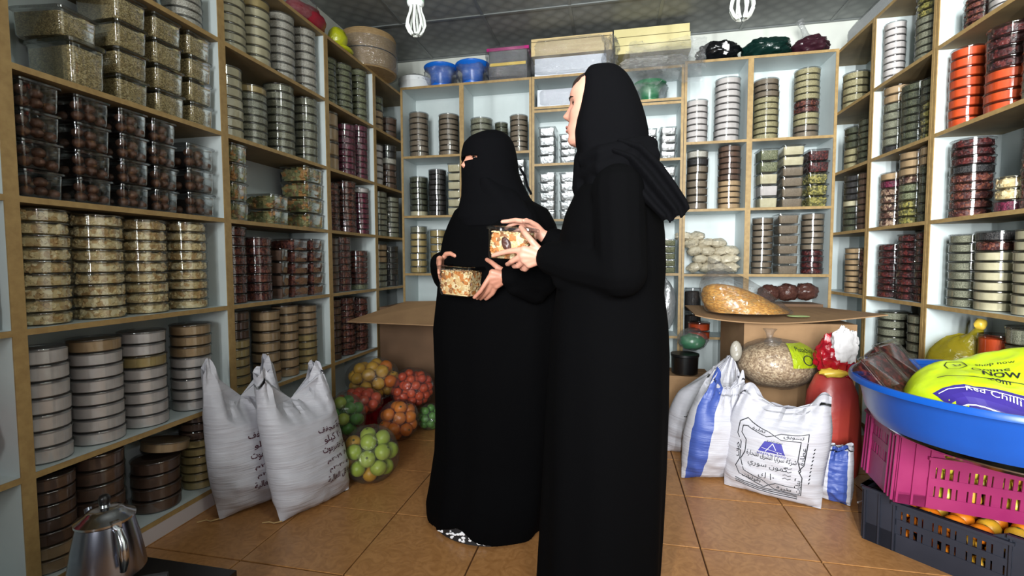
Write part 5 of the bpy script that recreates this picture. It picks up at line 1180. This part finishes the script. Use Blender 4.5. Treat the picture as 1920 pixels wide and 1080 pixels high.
hand(g, RW, rm, [[(-.628, 1.690, 1.046), (-.622, 1.668, 1.028), (-.618, 1.655, 1.008)], [(-.634, 1.705, 1.022), (-.626, 1.682, 1.006), (-.618, 1.668, .988)], [(-.634, 1.714, 1.004), (-.626, 1.696, .982), (-.614, 1.684, .966)], [(-.630, 1.722, .988), (-.620, 1.708, .968), (-.606, 1.700, .952)]],
     [(-.638, 1.760, 1.062), (-.622, 1.744, 1.078), (-.602, 1.735, 1.080), (-.580, 1.726, 1.071)], wr=.026, fr=.0088)
g.shift((-FX, -FY, 0)); solid('body', g, 'skin_shaded', p, .0034, 2)
def onf(side, lat, z, fwd):
    x, y = fwd, side * lat; return V((hc[0] + x * math.cos(fd) - y * math.sin(fd) - FX, hc[1] + x * math.sin(fd) + y * math.cos(fd) - FY, 1.322 + z))
for s in (-1, 1):
    G().ell(onf(s, .031, .118, .0615), (.0115, .0115, .0105), 14, 10).build('eye', 'eye_white', p); G().ell(onf(s, .032, .118, .0700), (.0045, .0045, .005), 10, 8).build('iris', 'eye_dark', p)
    G().tube([onf(s, .018, .120, .0755), onf(s, .030, .1245, .0745), onf(s, .045, .120, .0655)], [.0012, .0024, .0014], 6).build('eyelashes', 'eye_dark', p)
FA = [(1.30, -.555, -.335), (1.275, -.585, -.29), (1.251, -.622, -.245), (1.196, -.652, -.215), (1.151, -.672, -.20), (1.079, -.688, -.19), (.917, -.704, -.185), (.774, -.722, -.185), (.623, -.716, -.19), (.405, -.712, -.20), (.273, -.716, -.212), (.138, -.730, -.222), (.07, -.742, -.232), (.012, -.738, -.25)]
FYR = [.10, .135, .155, .165, .17, .175, .175, .18, .185, .19, .195, .205, .215, .215]
g = G(); g.loft([ringpts((a + b) / 2, FY - (.02 if z < .2 else 0), z, (b - a) / 2, ry, 72, -.12, .004 + .022 * max(0, 1.0 - z), 9, z * 2.0 + 1, (0, .012 * max(0, .3 - z) / .3)) for (z, a, b), ry in zip(FA, FYR)])
g.v = [(x, y, z + .055 * max(0, 1 - z / .15) * math.exp(-((math.degrees(math.atan2(y - 1.84, x + .494)) + 108) / 22) ** 2)) for x, y, z in g.v]
chain(g, [(-.325, 1.782, 1.20), (-.255, 1.70, .985), (-.305, 1.655, .990), (-.338, 1.620, .999)], [.068, .066, .056, .046]); g.capsule((-.27, 1.70, .94), (-.33, 1.63, .965), .045, .036)
chain(g, [(-.60, 1.945, 1.20), (-.672, 1.895, .99), (-.665, 1.84, 1.015), (-.656, 1.785, 1.042)], [.068, .062, .056, .046])
g.shift((-FX, -FY, 0)); solid('robe', g, 'black_cloth', p, .0066, 3)
# hood and face veil with an eye slit
FH = [(1.562, -.493, -.446), (1.55, -.523, -.416), (1.534, -.555, -.397), (1.51, -.578, -.382), (1.478, -.586, -.373), (1.452, -.588, -.368), (1.436, -.587, -.366), (1.422, -.588, -.364), (1.391, -.588, -.360), (1.353, -.588, -.345), (1.305, -.590, -.320), (1.26, -.600, -.29), (1.22, -.612, -.28), (1.18, -.60, -.30)]
FHY = [.012, .048, .078, .098, .107, .110, .111, .112, .113, .115, .125, .15, .165, .16]
fine = []
zs = [1.562 - .382 * i / 76 for i in range(77)]
for z in zs:
    a, b, ry = (float(np.interp(-z, [-r[0] for r in FH], c_)) for c_ in ([r[1] for r in FH], [r[2] for r in FH], FHY)); fine.append(ringpts((a + b) / 2, 1.852, z, (b - a) / 2, ry, 72, 0, .004, 6, z * 8))
g = G(); n = 72; vs = [q for r in fine for q in r]; fs = []
for i in range(len(zs) - 1):
    for j in range(n):
        am = 360 * (j + .5) / n; zm = (zs[i] + zs[i + 1]) / 2; mid = 1.441 - .0 * (am - 222)
        if 182 < am < 262 and abs(zm - mid) < .0115 * math.cos((am - 222) / 46 * PI / 2): continue
        k = (j + 1) % n; fs.append((i * n + j, i * n + k, (i + 1) * n + k, (i + 1) * n + j))
fs.append(tuple(range(n - 1, -1, -1)))
g.add(vs, fs); g.shift((-FX, -FY, 0)); o = g.build('face_veil', 'black_scarf', p); modded(o, ('SOLIDIFY', {'thickness': .006, 'offset': -1.0}))
g = G(); g.loft([ringpts(-.44, 1.80, z, rx, .08, 40, -.5, .02, 6, z * 6) for z, rx in ((1.36, .03), (1.30, .10), (1.22, .17), (1.12, .185), (1.05, .16), (1.02, .10))]); g.shift((-FX, -FY, 0)); solid('veil_drape', g, 'black_scarf', p, .0065, 2)
G().tube([(-.345 - FX, 1.80 - FY, 1.40), (-.325 - FX, 1.79 - FY, 1.37), (-.315 - FX, 1.79 - FY, 1.33), (-.30 - FX, 1.79 - FY, 1.30)], .005, 6).build('veil_tie', 'black_scarf', p)
# printed underskirt hem and shoe under the robe
g = G(); rr_ = random.Random(4); sk = [ringpts(-.492, 1.838, z, .222, .192, 56, -.12) for z in (.004, .03, .07)]; g.loft(sk); g.shift((-FX, -FY, 0)); g.build('underskirt', 'print_fabric', p)
g = G()
for k in range(70):
    a = math.radians(rr_.uniform(215, 290)); z = rr_.uniform(.010, .060); c, sn = .223 * math.cos(a), .193 * math.sin(a); c = V((-.492 - FX + c * math.cos(-.12) - sn * math.sin(-.12), 1.838 - FY + c * math.sin(-.12) + sn * math.cos(-.12), z)); g.ell(c, (rr_.uniform(.004, .009), .004, rr_.uniform(.003, .006)), 8, 6)
g.build('underskirt_print', 'print_white', p)
# the two boxes in their hands
o = tub('b', 'nutmix', (-.316, 1.507, 1.056), -.06, (1.06, .66, 1.06), True, 'clear box of mixed nuts held by the bare faced woman', None); o.rotation_euler = (.02, .07, -.06)
G().ell((-.006, -BD / 2 + .009, .045), (.013, .008, .022), 16, 10, rot=Matrix.Rotation(-.5, 3, 'Y'), fn=lambda p: 1 + .15 * fbm(p, 3, 2)).build('date_fruit', 'brown_bag', o)
o = tub('b', 'nutmix', (-.535, 1.695, .928), -.30, (1.12, .80, 1.10), True, 'clear box of nuts and dried fruit held by the veiled woman', None); o.rotation_euler = (.03, .06, -.34)
